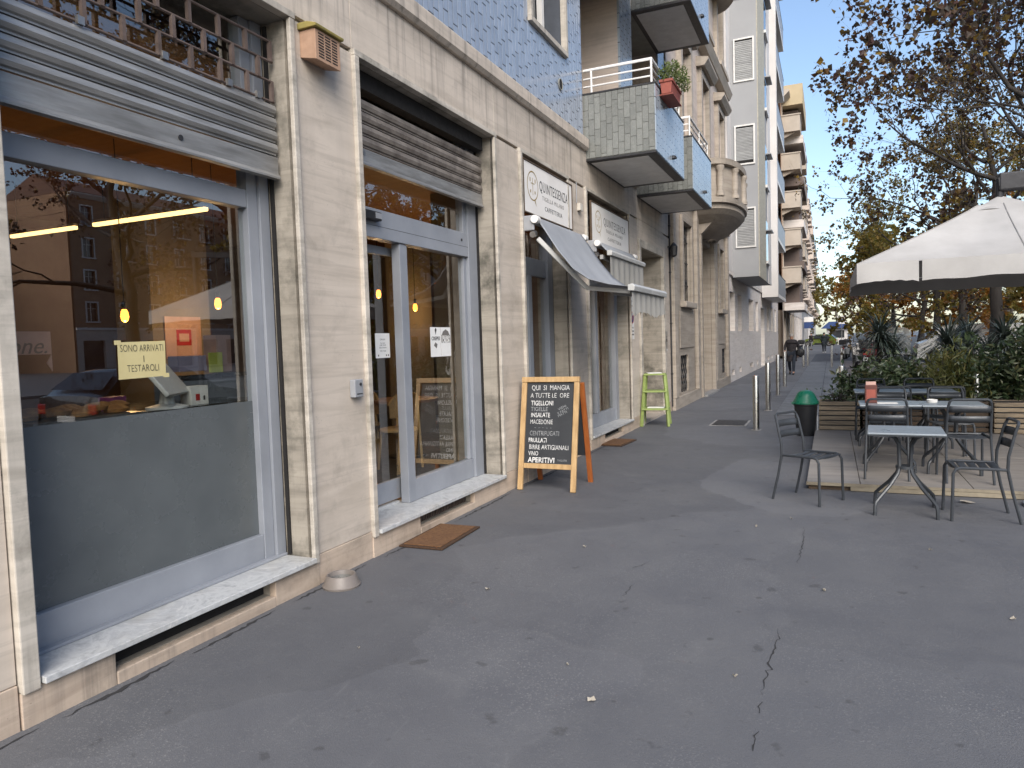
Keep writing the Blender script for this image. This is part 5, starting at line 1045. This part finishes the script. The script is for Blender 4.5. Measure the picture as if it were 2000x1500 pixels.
# bollards
b0 = thing('bollard', 'nearest steel bollard in the left row, in front of the bin', 'bollard', (-1.16, 12.65, 0), group='steel bollards along the footway')
MB().lathe([(.052, 0), (.052, .905), (.048, .92), (0, .925)], 20).build('post', 'steel', b0, sm=True); MB().lathe([(.085, .003), (.085, .008), (.054, .012)], 20).build('foot_ring', 'kerb_stone', b0)
for x, y, s, lb in ((-1.22, 15.96, 1.1, 'second steel bollard from the front in the left row'), (-1.28, 20.04, 1.16, 'third steel bollard from the front in the left row'), (-1.30, 23.4, 1.16, 'fourth steel bollard, half hiding the walking person in the dark coat'), (-1.20, 36.9, 1.1, 'thin distant steel bollard right of the walking person, nearer of two'), (-1.06, 38.4, 1.1, 'thin distant steel bollard right of the walking person, further of two'),
    (.03, 36.6, 1.1, 'distant steel bollard of the right row beside the open paving'), (.17, 14.3, 1.08, 'tallest steel bollard just behind the low planter'), (.24, 13.1, 1.0, 'steel bollard against the left end of the hedge'), (.42, 34.6, 1.1, 'distant steel bollard just above the hedge'), (2.03, 12.9, .98, 'steel bollard between the two right planters')): dup(b0, (x, y, 0), 0, lb, (1, 1, s))
wp = thing('white_stake', 'thin white marker stake leaning at the planter corner', 'stake', (-.2, 12.17, .08)); MB().bar((0, 0, 0), (.0, 0, .23), .03, .015).build('stake', 'white_paint', wp)
# ================================================================ trees
def tree_mesh(seed, H, spread, depth, nleaf, lsize, droop=0.0, limbs=6, L0=2.3, bare=.0):
    rd = random.Random(seed); wood = MB(); leaf = MB(); tips = []
    def rv(s): return Vector((rd.gauss(0, s), rd.gauss(0, s), rd.gauss(0, s)))
    def grow(p, d, L, r, dep):
        n = 4 if dep > 1 else 3; pts = [p.copy()]; rs = [r]
        for i in range(n):
            d = (d + rv(.16) + Vector((0, 0, .05 - droop * (.12 if dep < 2 else .03)))).normalized(); p = p + d * (L / n); pts.append(p.copy()); rs.append(r * (1 - .45 * (i + 1) / n))
        wood.tube(pts, rs, 6 if dep > 2 else 4 if dep > 0 else 3, caps=False)
        if dep <= 1: tips.append((pts, dep))
        if dep == 0: return
        k = rd.choice((3, 3, 4)) if dep > 1 else rd.choice((3, 4))
        for j in range(k):
            q = pts[-1] if j == 0 else pts[rd.randint(max(1, n - 2), n)].lerp(pts[-2], rd.random() * .5)
            a = rd.uniform(.35, .9) * (1 if j else .4); ax_ = d.orthogonal().normalized(); ax_.rotate(Matrix.Rotation(rd.random() * 2 * pi, 3, d)); nd = d.copy(); nd.rotate(Matrix.Rotation(a, 3, ax_))
            grow(q, nd, L * rd.uniform(.62, .82), rs[-1] * (.85 if j == 0 else .62), dep - 1)
    h0 = H * .34; p = Vector((0, 0, 0)); pts = [Vector((0, 0, -.1)), Vector((0, 0, .12))]; rs = [.30, .24]
    for i in range(5): p = p + Vector((rd.gauss(0, .05), rd.gauss(0, .05), h0 / 5)); pts.append(p.copy()); rs.append(.21 - .012 * i)
    d = Vector((rd.gauss(0, .05), rd.gauss(0, .05), 1)); top = p.copy()
    for i in range(5): p = p + Vector((rd.gauss(0, .14), rd.gauss(0, .14), (H * .8 - h0) / 5)); pts.append(p.copy()); rs.append(.15 - .025 * i)
    wood.tube(pts, rs, 10, caps=False)
    for i in range(limbs):
        f = i / limbs; q = top.lerp(pts[-1], f * .85); az_ = i * 2.4 + rd.random(); up = .35 + .75 * f
        grow(q, Vector((cos(az_) * spread, sin(az_) * spread, up)).normalized(), L0 * (1.15 - .45 * f), .085 - .03 * f, depth)
    per = max(1, nleaf // len(tips))
    for pts_, dep in tips:
        if rd.random() < bare: continue
        for _ in range(per if dep == 0 else per // 2):
            if _ % 6 == 0: t_ = rd.random() ** .5; i = min(int(t_ * (len(pts_) - 1)), len(pts_) - 2); cc = pts_[i].lerp(pts_[i + 1], rd.random()) + rv(.05)
            c = cc + rv(.055)
            s = lsize * rd.uniform(.55, 1.25); d1 = (rv(1) + Vector((0, 0, -.5))).normalized(); e = d1.orthogonal().normalized(); e.rotate(Matrix.Rotation(rd.random() * 6.28, 3, d1)); nn = d1.cross(e)
            leaf.add([c, c + d1 * s * .35 + e * s * .5 + nn * s * .12, c + d1 * s, c + d1 * s * .35 - e * s * .5 + nn * s * .12, c + d1 * s * .55], [(0, 1, 4), (1, 2, 4), (2, 3, 4), (3, 0, 4)])
    return wood, leaf
def tree(mesh, leafm, barkm, loc, rz, label, sc=1.0, group='street trees'):
    T = thing('street_tree', label, 'tree', loc, rz, group); T.scale = (sc, sc, sc); w, l = mesh
    for nm, me_, mt in (('trunk', w, barkm), ('crown', l, leafm)):
        key = (nm, id(me_), mt)
        if key in TM: o = bpy.data.objects.new(nm, TM[key]); COL.objects.link(o); o.parent = T
        else: o = me_.build(nm, mt, T, sm=(nm == 'trunk'), fix=False, sharp=80); TM[key] = o.data
    return T
TM = {}
m1 = tree_mesh(21, 10.5, 1.15, 4, 18000, .10, .35, 8, 2.35, .12); m2 = tree_mesh(8, 10, 1.1, 4, 18000, .10, .3, 8, 2.3, .12); m3 = tree_mesh(33, 8, 1.2, 3, 11000, .20, .9, 9, 2.3, .03)
tree(m1, 'leaf_plum', 'bark', (5.2, 13.4, -.12), .3, 'dark leaved street tree whose branches hang over the terrace parasol')
tree(m2, 'leaf_plum', 'bark', (5.1, 20.8, -.12), 1.9, 'plum leaved street tree behind the parasol, second from the shop')
tree(m1, 'leaf_mixed', 'bark', (5.0, 28.4, -.12), 3.6, 'street tree with the thick trunk below the parasol valance')
tree(m2, 'leaf_gold', 'bark', (4.95, 35.6, -.12), 4.4, 'golden street tree with the thinner trunk below the parasol')
tree(m3, 'leaf_gold', 'bark', (5.0, 43.5, -.12), .8, 'yellow green street tree beyond the parked scooters')
tree(m3, 'leaf_gold', 'bark', (5.1, 52, -.12), 2.8, 'yellow street tree further along the kerb', .95)
tree(m3, 'leaf_orange', 'bark', (4.6, 62, -.12), 4.8, 'orange autumn tree nearest the blue kiosk', .9)
tree(m3, 'leaf_orange', 'bark', (4.4, 78, -.12), 1.4, 'orange autumn tree in the distance above the kiosk', .95)
tree(m3, 'leaf_gold', 'bark_pale', (1.2, 118, 0), 5.4, 'pale yellow tree closing the far end of the footway', 1.3)
for x, y, r_, mm, lm, lb in ((10.5, 24, 1, m3, 'leaf_gold', 'golden tree across the road behind the white van, nearest one'), (10.8, 33, 2, m3, 'leaf_gold', 'golden tree across the road behind the white van, second one'), (11, 43, 3, m3, 'leaf_orange', 'orange tree on the far side of the road'), (10.6, 55, 4, m3, 'leaf_gold', 'yellow tree on the far side of the road, left of the orange one'), (10.5, 14, 5, m2, 'leaf_plum', 'dark tree across the road reflected in the first window'), (10.5, 4, 6, m1, 'leaf_plum', 'dark tree across the road at the left edge of the reflection'), (10.5, 68, 6, m3, 'leaf_orange', 'orange tree far down the far side of the road')): tree(mm, lm, 'bark', (x, y, -.12), r_, lb, 1.0, 'trees on the far side of the road')
# ================================================================ hedge and terrace plants
def shrub(x, y, z, rx, ry, h, n, ls, mat, label, seed, thin=.45, up=.4):
    rd = random.Random(seed); T = thing('shrub', label, 'shrub', (x, y, z), group='shrubs along the terrace'); st = MB(); lf = MB()
    stems = []
    for k in range(16):
        a = rd.random() * 6.28; r_ = rd.random() ** .5; p1 = Vector((rx * r_ * cos(a), ry * r_ * sin(a), h * rd.uniform(.55, 1.0) * (1 - .35 * r_ * r_))); p0 = Vector((p1.x * .35, p1.y * .35, 0)); pm = p0.lerp(p1, .5) + Vector((rd.gauss(0, .05), rd.gauss(0, .05), .05)); st.tube([p0, pm, p1], [.014, .01, .004], 4, caps=False); stems.append((p0, pm, p1))
    for k in range(n):
        p0, pm, p1 = rd.choice(stems); t_ = rd.random() ** .55; c = (p0.lerp(pm, t_ * 2) if t_ < .5 else pm.lerp(p1, t_ * 2 - 1)) + Vector((rd.gauss(0, .12), rd.gauss(0, .12), rd.gauss(0, .08)))
        c.z = max(.03, c.z); s = ls * rd.uniform(.6, 1.25); d = Vector((rd.gauss(0, 1), rd.gauss(0, 1), rd.gauss(up, .6))).normalized(); e = d.orthogonal().normalized(); e.rotate(Matrix.Rotation(rd.random() * 6.28, 3, d)); nn = d.cross(e)
        lf.add([c, c + d * s * .45 + e * s * thin * .5 + nn * s * .06, c + d * s - nn * s * .08, c + d * s * .45 - e * s * thin * .5 + nn * s * .06], [(0, 1, 2), (0, 2, 3)])
    st.build('stems', 'bark', T, sm=True, fix=False); lf.build('foliage', mat, T, fix=False); return T
shrub(.55, 12.95, .0, .42, .4, 1.25, 2600, .12, 'leaf_hedge', 'dark glossy shrub at the left end of the hedge', 1)
shrub(1.0, 13.3, .0, .45, .4, 1.5, 3000, .12, 'leaf_hedge', 'dark green shrub behind the rear table, left of the grassy clump', 2)
shrub(1.62, 13.0, .0, .45, .4, 1.35, 2400, .17, 'leaf_bamboo', 'yellow green grassy clump in the middle of the hedge', 3, .14, .9)
shrub(2.15, 13.2, .0, .5, .4, 1.55, 3000, .12, 'leaf_hedge', 'dark green shrub right of the grassy clump', 4)
shrub(2.75, 13.0, .0, .5, .45, 1.75, 3400, .12, 'leaf_hedge', 'tall dark shrub above the pale right planter', 5)
shrub(3.4, 13.2, .0, .5, .45, 1.8, 2400, .10, 'leaf_hedge', 'dark shrub at the right corner of the terrace', 6)
shrub(.12, 12.42, .5, .26, .16, .17, 130, .08, 'leaf_hedge', 'sparse low plants growing in the planter beside the bin', 7)
def strap(x, y, h, n, L, label, seed, heads=1):
    rd = random.Random(seed); T = thing('spiky_plant', label, 'plant', (x, y, 0), group='spiky strap leaved plants'); lf = MB(); st = MB()
    for hd in range(heads):
        hz = h * (1 - .25 * hd); ox, oy = (rd.gauss(0, .25), rd.gauss(0, .2)) if hd else (0, 0)
        st.tube([(0, 0, 0), (ox * .5, oy * .5, hz * .55), (ox, oy, hz * .72)], [.06, .05, .045], 7)
        for k in range(n):
            a = rd.random() * 6.28; el = rd.uniform(-.35, 1.35); l_ = L * rd.uniform(.7, 1.15); p = Vector((ox, oy, hz * .70 + rd.uniform(-.12, .1))); d = Vector((cos(a) * cos(el), sin(a) * cos(el), sin(el))); sdv = Vector((-sin(a), cos(a), 0)); pv = None
            for i in range(5):
                w = .014 * (1, 1.1, 1, .7, .05)[i]; b = len(lf.v); lf.v += [tuple(p - sdv * w), tuple(p + sdv * w)]
                if i: lf.f.append((b - 2, b - 1, b + 1, b))
                p = p + d * l_ / 4; d = (d + Vector((0, 0, -.34))).normalized()
    st.build('stem', 'bark', T, sm=True); lf.build('foliage', 'leaf_strap', T, fix=False); return T
strap(.86, 15.6, 2.1, 230, .66, 'tall spiky strap leaved plant behind the left end of the hedge', 1, 2); strap(1.95, 15.2, 1.85, 240, .66, 'spiky strap leaved plant in front of the white van', 2, 2); strap(2.4, 16.2, 1.9, 200, .6, 'spiky strap leaved plant left of the thick tree trunk', 4, 1); strap(2.85, 15.4, 1.95, 220, .62, 'spiky strap leaved plant near the right edge', 3, 2)
# ================================================================ people
def person(loc, rz, label, h, pose, mats, bag=None, coat=1.0):
    T = thing('person', label, 'person', loc, rz, 'people on the footway'); s = h / 1.75
    J = dict(pel=(0, 0, .93), chest=(0, .02, 1.25), neck=(0, .03, 1.47), head=(0, .05, 1.56), htop=(0, .05, 1.68))
    J.update(pose); V = []; E = []; Rr = []; ix = {}
    rad = dict(pel=(.155, .12), chest=(.175, .125), neck=(.058, .058), head=(.075, .088), htop=(.065, .075), hipL=(.10, .10), hipR=(.10, .10), kneeL=(.062, .065), kneeR=(.062, .065), ankL=(.043, .045), ankR=(.043, .045), toeL=(.038, .03), toeR=(.038, .03), shL=(.075, .07), shR=(.075, .07), elL=(.05, .05), elR=(.05, .05), wrL=(.034, .032), wrR=(.034, .032), haL=(.036, .026), haR=(.036, .026))
    def add(names):
        for a in names:
            if a not in ix: ix[a] = len(V); V.append(tuple(q * s for q in J[a])); Rr.append(tuple(q * s for q in rad[a]))
        for a, b in zip(names, names[1:]): E.append((ix[a], ix[b]))
    add(['pel', 'chest', 'neck', 'head', 'htop'])
    for d in 'LR': add(['pel', 'hip' + d, 'knee' + d, 'ank' + d, 'toe' + d]); add(['chest', 'sh' + d, 'el' + d, 'wr' + d, 'ha' + d])
    def skin(name, names, mat, grow=1.0, off=0):
        vs = [a for a in names]; used = {a: i for i, a in enumerate(vs)}; me = bpy.data.meshes.new(name); me.from_pydata([V[ix[a]] for a in vs], [(used[a], used[b]) for a in vs for b in vs if (ix[a], ix[b]) in ES], []); me.materials.append(M(mat))
        o = bpy.data.objects.new(name, me); COL.objects.link(o); o.parent = T; md = o.modifiers.new('skin', 'SKIN'); md.use_smooth_shade = True
        for a, sv in zip(vs, me.skin_vertices[0].data): sv.radius = tuple(q * grow for q in Rr[ix[a]]); sv.use_root = (a == vs[0])
        sb = o.modifiers.new('sub', 'SUBSURF'); sb.levels = 2; sb.render_levels = 2; return o
    ES = set(E)
    skin('body', list(ix), mats['skin'])
    skin('trousers', ['pel', 'hipL', 'kneeL', 'ankL', 'hipR', 'kneeR', 'ankR'], mats['legs'], 1.12)
    skin('coat_sleeves', ['chest', 'shL', 'elL', 'wrL', 'shR', 'elR', 'wrR'], mats['coat'], 1.22)
    zl = .93 - .38 * coat
    prof = [(zl, .21, .17, 0), (zl + .15, .205, .165, .0), (.95, .19, .15, .0), (1.1, .19, .145, .01), (1.25, .205, .15, .02), (1.36, .20, .135, .025), (1.43, .12, .10, .03), (1.47, .07, .075, .03)]
    mb = MB(); n = 20
    for z, rx, ry, oy in prof:
        for j in range(n): a = 2 * pi * j / n; mb.v.append((rx * cos(a) * s, (ry * sin(a) + oy) * s, z * s))
    for i in range(len(prof) - 1):
        for j in range(n): a, b = i * n + j, i * n + (j + 1) % n; mb.f.append((a, b, b + n, a + n))
    mb.build('coat', mats['coat'], T, sm=True)
    for d in 'LR':
        a, t_ = Vector(J['ank' + d]) * s, Vector(J['toe' + d]) * s; q = MB().tube([a + (a - t_) * .45 + Vector((0, 0, -.02)), a.lerp(t_, .4) + Vector((0, 0, -.015)), t_ + (t_ - a) * .25], [.042 * s, .05 * s, .03 * s], 8).build('shoe', mats['shoe'], T, sm=True)
    hd = Vector(J['head']) * s
    MB().lathe([(.0, .15), (.05, .145), (.085, .11), (.098, .06), (.092, .03), (.07, .02)], 16, (hd.x, hd.y - .012, hd.z - .01), s * .9, s).build('hair', mats['hair'], T, sm=True)
    fc = 1 if True else -1
    MB().lathe([(0, -.02), (.011, -.015), (.013, .0), (.006, .03), (0, .035)], 8, (hd.x, hd.y + .088 * s, hd.z + .02 * s)).build('nose', mats['skin'], T, sm=True)
    for k in (-1, 1):
        MB().lathe([(0, -.008), (.009, 0), (0, .008)], 8, (hd.x + k * .032 * s, hd.y + .081 * s, hd.z + .05 * s)).build('eye', 'ink', T, sm=True); MB().lathe([(0, -.03), (.014, -.015), (.016, .012), (0, .03)], 8, (hd.x + k * .082 * s, hd.y, hd.z + .035 * s), .6, 1).build('ear', mats['skin'], T, sm=True)
    MB().box(hd.x - .02 * s, hd.x + .02 * s, hd.y + .075 * s, hd.y + .083 * s, hd.z - .022 * s, hd.z - .014 * s).build('mouth', 'pot_red', T)
    for d in 'LR':
        w_, h_ = Vector(J['wr' + d]) * s, Vector(J['ha' + d]) * s; dr_ = (h_ - w_).normalized(); sd_ = dr_.cross(Vector((0, 1, 0))).normalized()
        for k in range(4): MB().tube([h_ + sd_ * (k - 1.5) * .017 * s, h_ + sd_ * (k - 1.5) * .018 * s + dr_ * .05 * s, h_ + sd_ * (k - 1.5) * .017 * s + dr_ * (.075 + .01 * (k in (1, 2))) * s + Vector((0, .02, 0))], [.009 * s, .008 * s, .006 * s], 6).build('finger', mats['skin'], T, sm=True)
        MB().tube([w_.lerp(h_, .5), w_.lerp(h_, .7) + Vector((0, .04, 0)) * s, h_ + Vector((0, .05, 0)) * s], [.011 * s, .01 * s, .007 * s], 6).build('thumb', mats['skin'], T, sm=True)
    return T
walk = dict(hipL=(-.09, 0, .90), kneeL=(-.10, .20, .50), ankL=(-.10, .27, .09), toeL=(-.10, .40, .05), hipR=(.09, 0, .90), kneeR=(.10, .02, .48), ankR=(.10, -.28, .13), toeR=(.10, -.19, .035),
    shL=(-.19, .02, 1.38), elL=(-.25, -.10, 1.12), wrL=(-.25, -.02, .88), haL=(-.25, .02, .80), shR=(.19, .02, 1.38), elR=(.26, .06, 1.13), wrR=(.24, .24, .98), haR=(.23, .30, .94))
person((-1.42, 30.4, 0), R(175), 'person in a dark knee length coat walking towards the camera between the bollards', 1.66, walk, dict(skin='skin', legs='trouser', coat='coat_dark', shoe='shoe', hair='hair_grey'))
bgp = thing('shoulder_bag', 'dark bag carried by the walking person in the dark coat', 'bag', (-1.1, 30.3, .72)); MB().lathe([(.06, 0), (.13, .04), (.15, .18), (.12, .28), (.03, .3)], 14, (0, 0, 0), 1, .5).build('body', 'black_plastic', bgp, sm=True); MB().tube([(-.1, 0, .26), (-.05, 0, .42), (.05, 0, .42), (.1, 0, .26)], .012, 6).build('strap', 'black_plastic', bgp)
w2_ = dict(walk); w2_.update(kneeL=(-.08, .08, .5), ankL=(-.07, .08, .09), toeL=(-.07, .2, .05), kneeR=(.08, .02, .5), ankR=(.07, -.12, .1), toeR=(.07, 0, .04), elL=(-.24, 0, 1.1), wrL=(-.2, .14, .95), haL=(-.18, .19, .93), elR=(.24, 0, 1.1), wrR=(.2, .14, .95), haR=(.18, .19, .93))
person((-.5, 62, 0), R(5), 'distant person in a dark hooded jacket walking away down the footway', 1.7, w2_, dict(skin='skin', legs='trouser', coat='coat_teal', shoe='shoe_pale', hair='hair_dark'), coat=.75)
person((-1.75, 74, 0), R(-60), 'far person in a black jacket and grey trousers by the house wall', 1.7, w2_, dict(skin='skin', legs='jeans_grey', coat='coat_dark', shoe='shoe', hair='hair_dark'), coat=.2)
# ================================================================ vehicles
def wheel(par, x, y, r, w, ax='x', tire='rubber', rim='steel_dull'):
    a, b = ((x - w / 2, y, r), (x + w / 2, y, r)) if ax == 'x' else ((x, y - w / 2, r), (x, y + w / 2, r))
    q = MB().tube([a, Vector(a).lerp(b, .12), Vector(a).lerp(b, .88), b], [r * .93, r, r, r * .93], 22).build('wheel', tire, par, sm=True)
    e = Vector(b) - Vector(a); MB().cyl(Vector(a) - e * .03, Vector(b) + e * .03, r * .62, n=16).build('rim', rim, q, sm=True); MB().cyl(Vector(a) - e * .05, Vector(b) + e * .05, r * .14, n=10).build('hub_cap', 'iron', q)
def car(loc, rz, label, paint, prof, glass_rng, L, W_, cat='car', group='parked vehicles', wr=.31):
    """side profile (y along length, z) lofted across the width with tumblehome; nose towards +y"""
    T = thing('parked_car', label, cat, loc, rz, group); N_ = len(prof); belt = glass_rng[2]; top = max(z for _, z in prof)
    mb = MB(); K = 9
    for i, (y, z) in enumerate(prof):
        for k in range(K):
            u = -1 + 2 * k / (K - 1); inset = .16 * max(0, (z - belt) / max(.01, top - belt)); hw = W_ / 2 - inset; e = abs(u) ** 3.2
            mb.v.append((hw * u, y * (1 - .03 * e * (1 if z < belt else .4)), z - .045 * e))
    for i in range(N_ - 1):
        for k in range(K - 1): a = i * K + k; mb.f.append((a, a + 1, a + K + 1, a + K))
    for side in (0, K - 1):
        base = len(mb.v); mb.v += [(mb.v[i * K + side][0], prof[i][0], .22) for i in range(N_)]
        for i in range(N_ - 1): a, b = i * K + side, (i + 1) * K + side; mb.f.append((a, b, base + i + 1, base + i))
    b_ = mb.build('body', paint, T, sm=True, sharp=35)
    MB().box(-W_ / 2 + .1, W_ / 2 - .1, -L / 2 + .1, L / 2 - .1, .16, .4).build('underbody', 'black_plastic', T)
    y0, y1, zb, zt = glass_rng[:4]
    for s in (-1, 1):
        x1, x2 = s * (W_ / 2 + .012), s * (W_ / 2 - .125)
        for ya, yb, la, lb in ((y0, (y0 + y1) / 2 - .04, .38, 0), ((y0 + y1) / 2 + .04, y1, 0, .5)): MB().add([(x1 - s * .0, ya, zb), (x1, yb, zb), (x2 + s * .035, yb - lb, zt), (x2 + s * .035, ya + la, zt)], [(0, 1, 2, 3)]).build('side_window', 'glass_car', T, fix=False)
        wm = MB().box(s * (W_ / 2), s * (W_ / 2 + .16), y1 - .32, y1 - .22, zb + .02, zb + .16).build('mirror', paint, T, bev=.03)
        MB().box(s * W_ / 2 * .62, s * W_ / 2 * .95, L / 2 - .10, L / 2 - .03, .58, .72).build('headlight', 'glass_clear', T, bev=.02); MB().box(s * W_ / 2 * .70, s * W_ / 2 * .97, -L / 2 + .0, -L / 2 + .07, .62, .82).build('tail_light', 'tail_red', T, bev=.02)
        for y in (-L / 2 + .75, L / 2 - .82):
            wheel(T, s * (W_ / 2 - .08), y, wr, .2); MB().cyl((s * (W_ / 2 + .006), y, wr + .02), (s * (W_ / 2 - .03), y, wr + .02), wr * 1.14, n=20).build('wheel_arch', 'black_plastic', T)
    for (ya, za), (yb, zb2), nm in ((glass_rng[4], glass_rng[5], 'windscreen'), (glass_rng[6], glass_rng[7], 'rear_window')):
        MB().add([(-W_ / 2 + .12, ya, za + .03), (W_ / 2 - .12, ya, za + .03), (W_ / 2 - .26, yb, zb2 + .03), (-W_ / 2 + .26, yb, zb2 + .03)], [(0, 1, 2, 3)]).build(nm, 'glass_car', T, fix=False)
    MB().box(-.26, .26, -L / 2 - .012, -L / 2 + .02, .48, .60).build('number_plate', 'plate', T); MB().box(-.26, .26, L / 2 - .02, L / 2 + .012, .38, .50).build('number_plate', 'plate', T)
    return T
HB = [(-2.0, .45), (-2.02, .75), (-1.95, .98), (-1.80, 1.02), (-1.35, 1.40), (-1.1, 1.46), (-.3, 1.49), (.15, 1.44), (.95, 1.0), (1.6, .90), (1.92, .78), (2.0, .6), (1.98, .42)]
HG = (-1.45, .78, .96, 1.36, (.93, 1.01), (.22, 1.41), (-1.78, 1.05), (-1.38, 1.37))
VN = [(-2.4, .5), (-2.42, 1.0), (-2.38, 1.75), (-2.2, 1.92), (-1.0, 1.97), (1.0, 1.95), (1.4, 1.82), (1.95, 1.2), (2.35, 1.05), (2.45, .75), (2.43, .45)]
VG = (.1, 1.55, 1.15, 1.7, (1.92, 1.22), (1.45, 1.78), (-2.4, 1.2), (-2.38, 1.7))
car((6.4, 43.0, -.12), R(90), 'white van parked behind the spiky plants and the tree trunks', 'car_white', VN, VG, 4.85, 1.85, 'van')
car((6.75, 26.2, -.12), R(90), 'white hatchback parked at the right edge behind the hedge', 'car_white', HB, HG, 4.0, 1.75)
car((2.9, 46, 0), R(4), 'dark car parked beyond the row of scooters', 'car_black', HB, HG, 4.0, 1.75)
car((6.4, 11.0, -.12), 0, 'black hatchback reflected in the lower part of the first window', 'car_black', HB, HG, 4.0, 1.75)
car((6.4, 16.2, -.12), R(180), 'navy hatchback reflected in the shop glass beside the black one', 'car_navy', HB, HG, 4.0, 1.75)
car((6.4, 5.6, -.12), 0, 'silver hatchback parked opposite the first window', 'car_silver', HB, HG, 4.0, 1.75)
car((-1.3, 96, 0), R(80), 'lime green car crossing the far end of the footway', 'car_lime', HB, HG, 4.0, 1.75)
def scooter(loc, rz, label, paint, screen=False):
    T = thing('scooter', label, 'scooter', loc, rz, 'parked scooters and motorbikes')
    wheel(T, 0, .66, .25, .12); wheel(T, 0, -.58, .25, .13)
    MB().lathe([(0, -.01), (.12, 0), (.17, .15), (.16, .3), (.11, .36), (0, .37)], 14, (0, -.42, .38), .85, 2.3).build('rear_body', paint, T, sm=True)
    MB().box(-.15, .15, -.1, .42, .26, .33).build('floorboard', 'black_plastic', T, bev=.02); MB().prism([(.36, .28), (.46, .28), (.60, .95), (.52, 1.0), (.40, .6)], 'x', -.19, .19).build('leg_shield', paint, T, bev=.04)
    MB().tube([(0, .66, .25), (0, .58, .6), (0, .47, 1.02)], .035, 8).build('fork', 'steel_dull', T, sm=True); MB().tube([(-.33, .40, 1.06), (-.2, .47, 1.05), (0, .49, 1.03), (.2, .47, 1.05), (.33, .40, 1.06)], .018, 7).build('handlebar', 'black_plastic', T, sm=True)
    MB().box(-.14, .14, -.75, .05, .74, .84).build('seat', 'black_plastic', T, bev=.04); MB().box(-.2, .2, -1.05, -.68, .88, 1.18).build('top_case', 'black_plastic', T, bev=.06); MB().box(-.08, .08, -.9, -.86, .62, .7).build('tail_light', 'tail_red', T, bev=.01); MB().box(-.09, .09, -.98, -.965, .38, .52).build('number_plate', 'plate', T)
    MB().lathe([(0, 0), (.07, .01), (.08, .05), (.05, .1), (0, .11)], 12, (0, .58, .95)).build('headlight', 'glass_clear', T, sm=True); MB().box(-.09, .09, .44, .92, .48, .53).build('front_mudguard', paint, T, bev=.03)
    for s in (-1, 1): m_ = MB().tube([(s * .25, .44, 1.06), (s * .32, .42, 1.24)], .008, 6).build('mirror_stem', 'iron', T); MB().lathe([(0, -.02), (.05, 0), (0, .02)], 12, (s * .33, .42, 1.27), 1, .4).build('mirror', 'steel_dull', m_, sm=True)
    MB().bar((-.1, -.1, .26), (-.2, -.05, .0), .02, .02).build('stand', 'iron', T)
    if screen: MB().grid(lambda u, v: (-.36 + .72 * u - .0, .58 - .1 * (2 * u - 1) ** 2 - .12 * v, .90 + .80 * v * (1 - .18 * (2 * u - 1) ** 4)), 10, 6).build('windscreen', 'glass_screen', T, sm=True, fix=False)
    return T
glass('glass_screen', 1.4, (.8, .82, .8), .05, (.35, .36, .34), .45)
scooter((1.12, 34.5, 0), R(12), 'black motor scooter with white number plate, nearest of the parked row', 'car_black'); scooter((.75, 47, 0), R(-8), 'silver scooter between two black ones in the parked row', 'car_silver'); scooter((1.9, 40, 0), R(15), 'dark red scooter in the middle of the parked row', 'car_red')
scooter((1.55, 45.5, 0), R(8), 'black scooter with grey seat, second of the parked row', 'car_black'); scooter((1.0, 50.5, 0), R(-5), 'black scooter at the left end of the parked row', 'car_black'); scooter((2.4, 36.5, 0), R(20), 'white scooter parked just right of the red one', 'car_white')
scooter((1.85, 24.2, 0), R(168), 'scooter with a tall clear windscreen behind the hedge', 'car_silver', True); scooter((-2.0, 52, 0), R(170), 'dark scooter parked against the houses beyond the walking person', 'car_black')
# far kiosk and signs
kk = thing('kiosk', 'small street kiosk with a blue awning far along the footway', 'kiosk', (.75, 108, 0)); MB().box(-1.3, 1.3, -1, 1, 0, 2.4).build('hut', 'render_white', kk); MB().prism([(-2.0, 2.2), (2.0, 2.2), (1.0, 3.1), (-1.0, 3.1)], 'y', -1.6, 1.2).build('awning', 'blue_sign', kk); MB().box(-.9, .9, -1.02, -1.0, .9, 1.9).build('hatch', 'glass_dark', kk)
sg = thing('street_sign', 'white and blue street sign on a pole beside the kiosk', 'sign', (1.15, 92, 0)); MB().cyl((0, 0, 0), (0, 0, 3.4), .04).build('pole', 'steel_dull', sg); MB().box(-.45, .45, -.03, .03, 2.6, 3.5).build('board', 'sign_white', sg); MB().box(-.3, .3, -.035, -.031, 2.9, 3.2).build('symbol', 'blue_sign', sg)
sg = thing('shop_banner', 'blue and white banner sign projecting from a far house', 'sign', (-2.35, 90, 2.2)); MB().box(-.5, .5, -.05, .05, 0, .7).build('lower_board', 'blue_sign', sg); MB().box(-.5, .5, -.05, .05, .75, 1.3).build('upper_board', 'sign_white', sg)
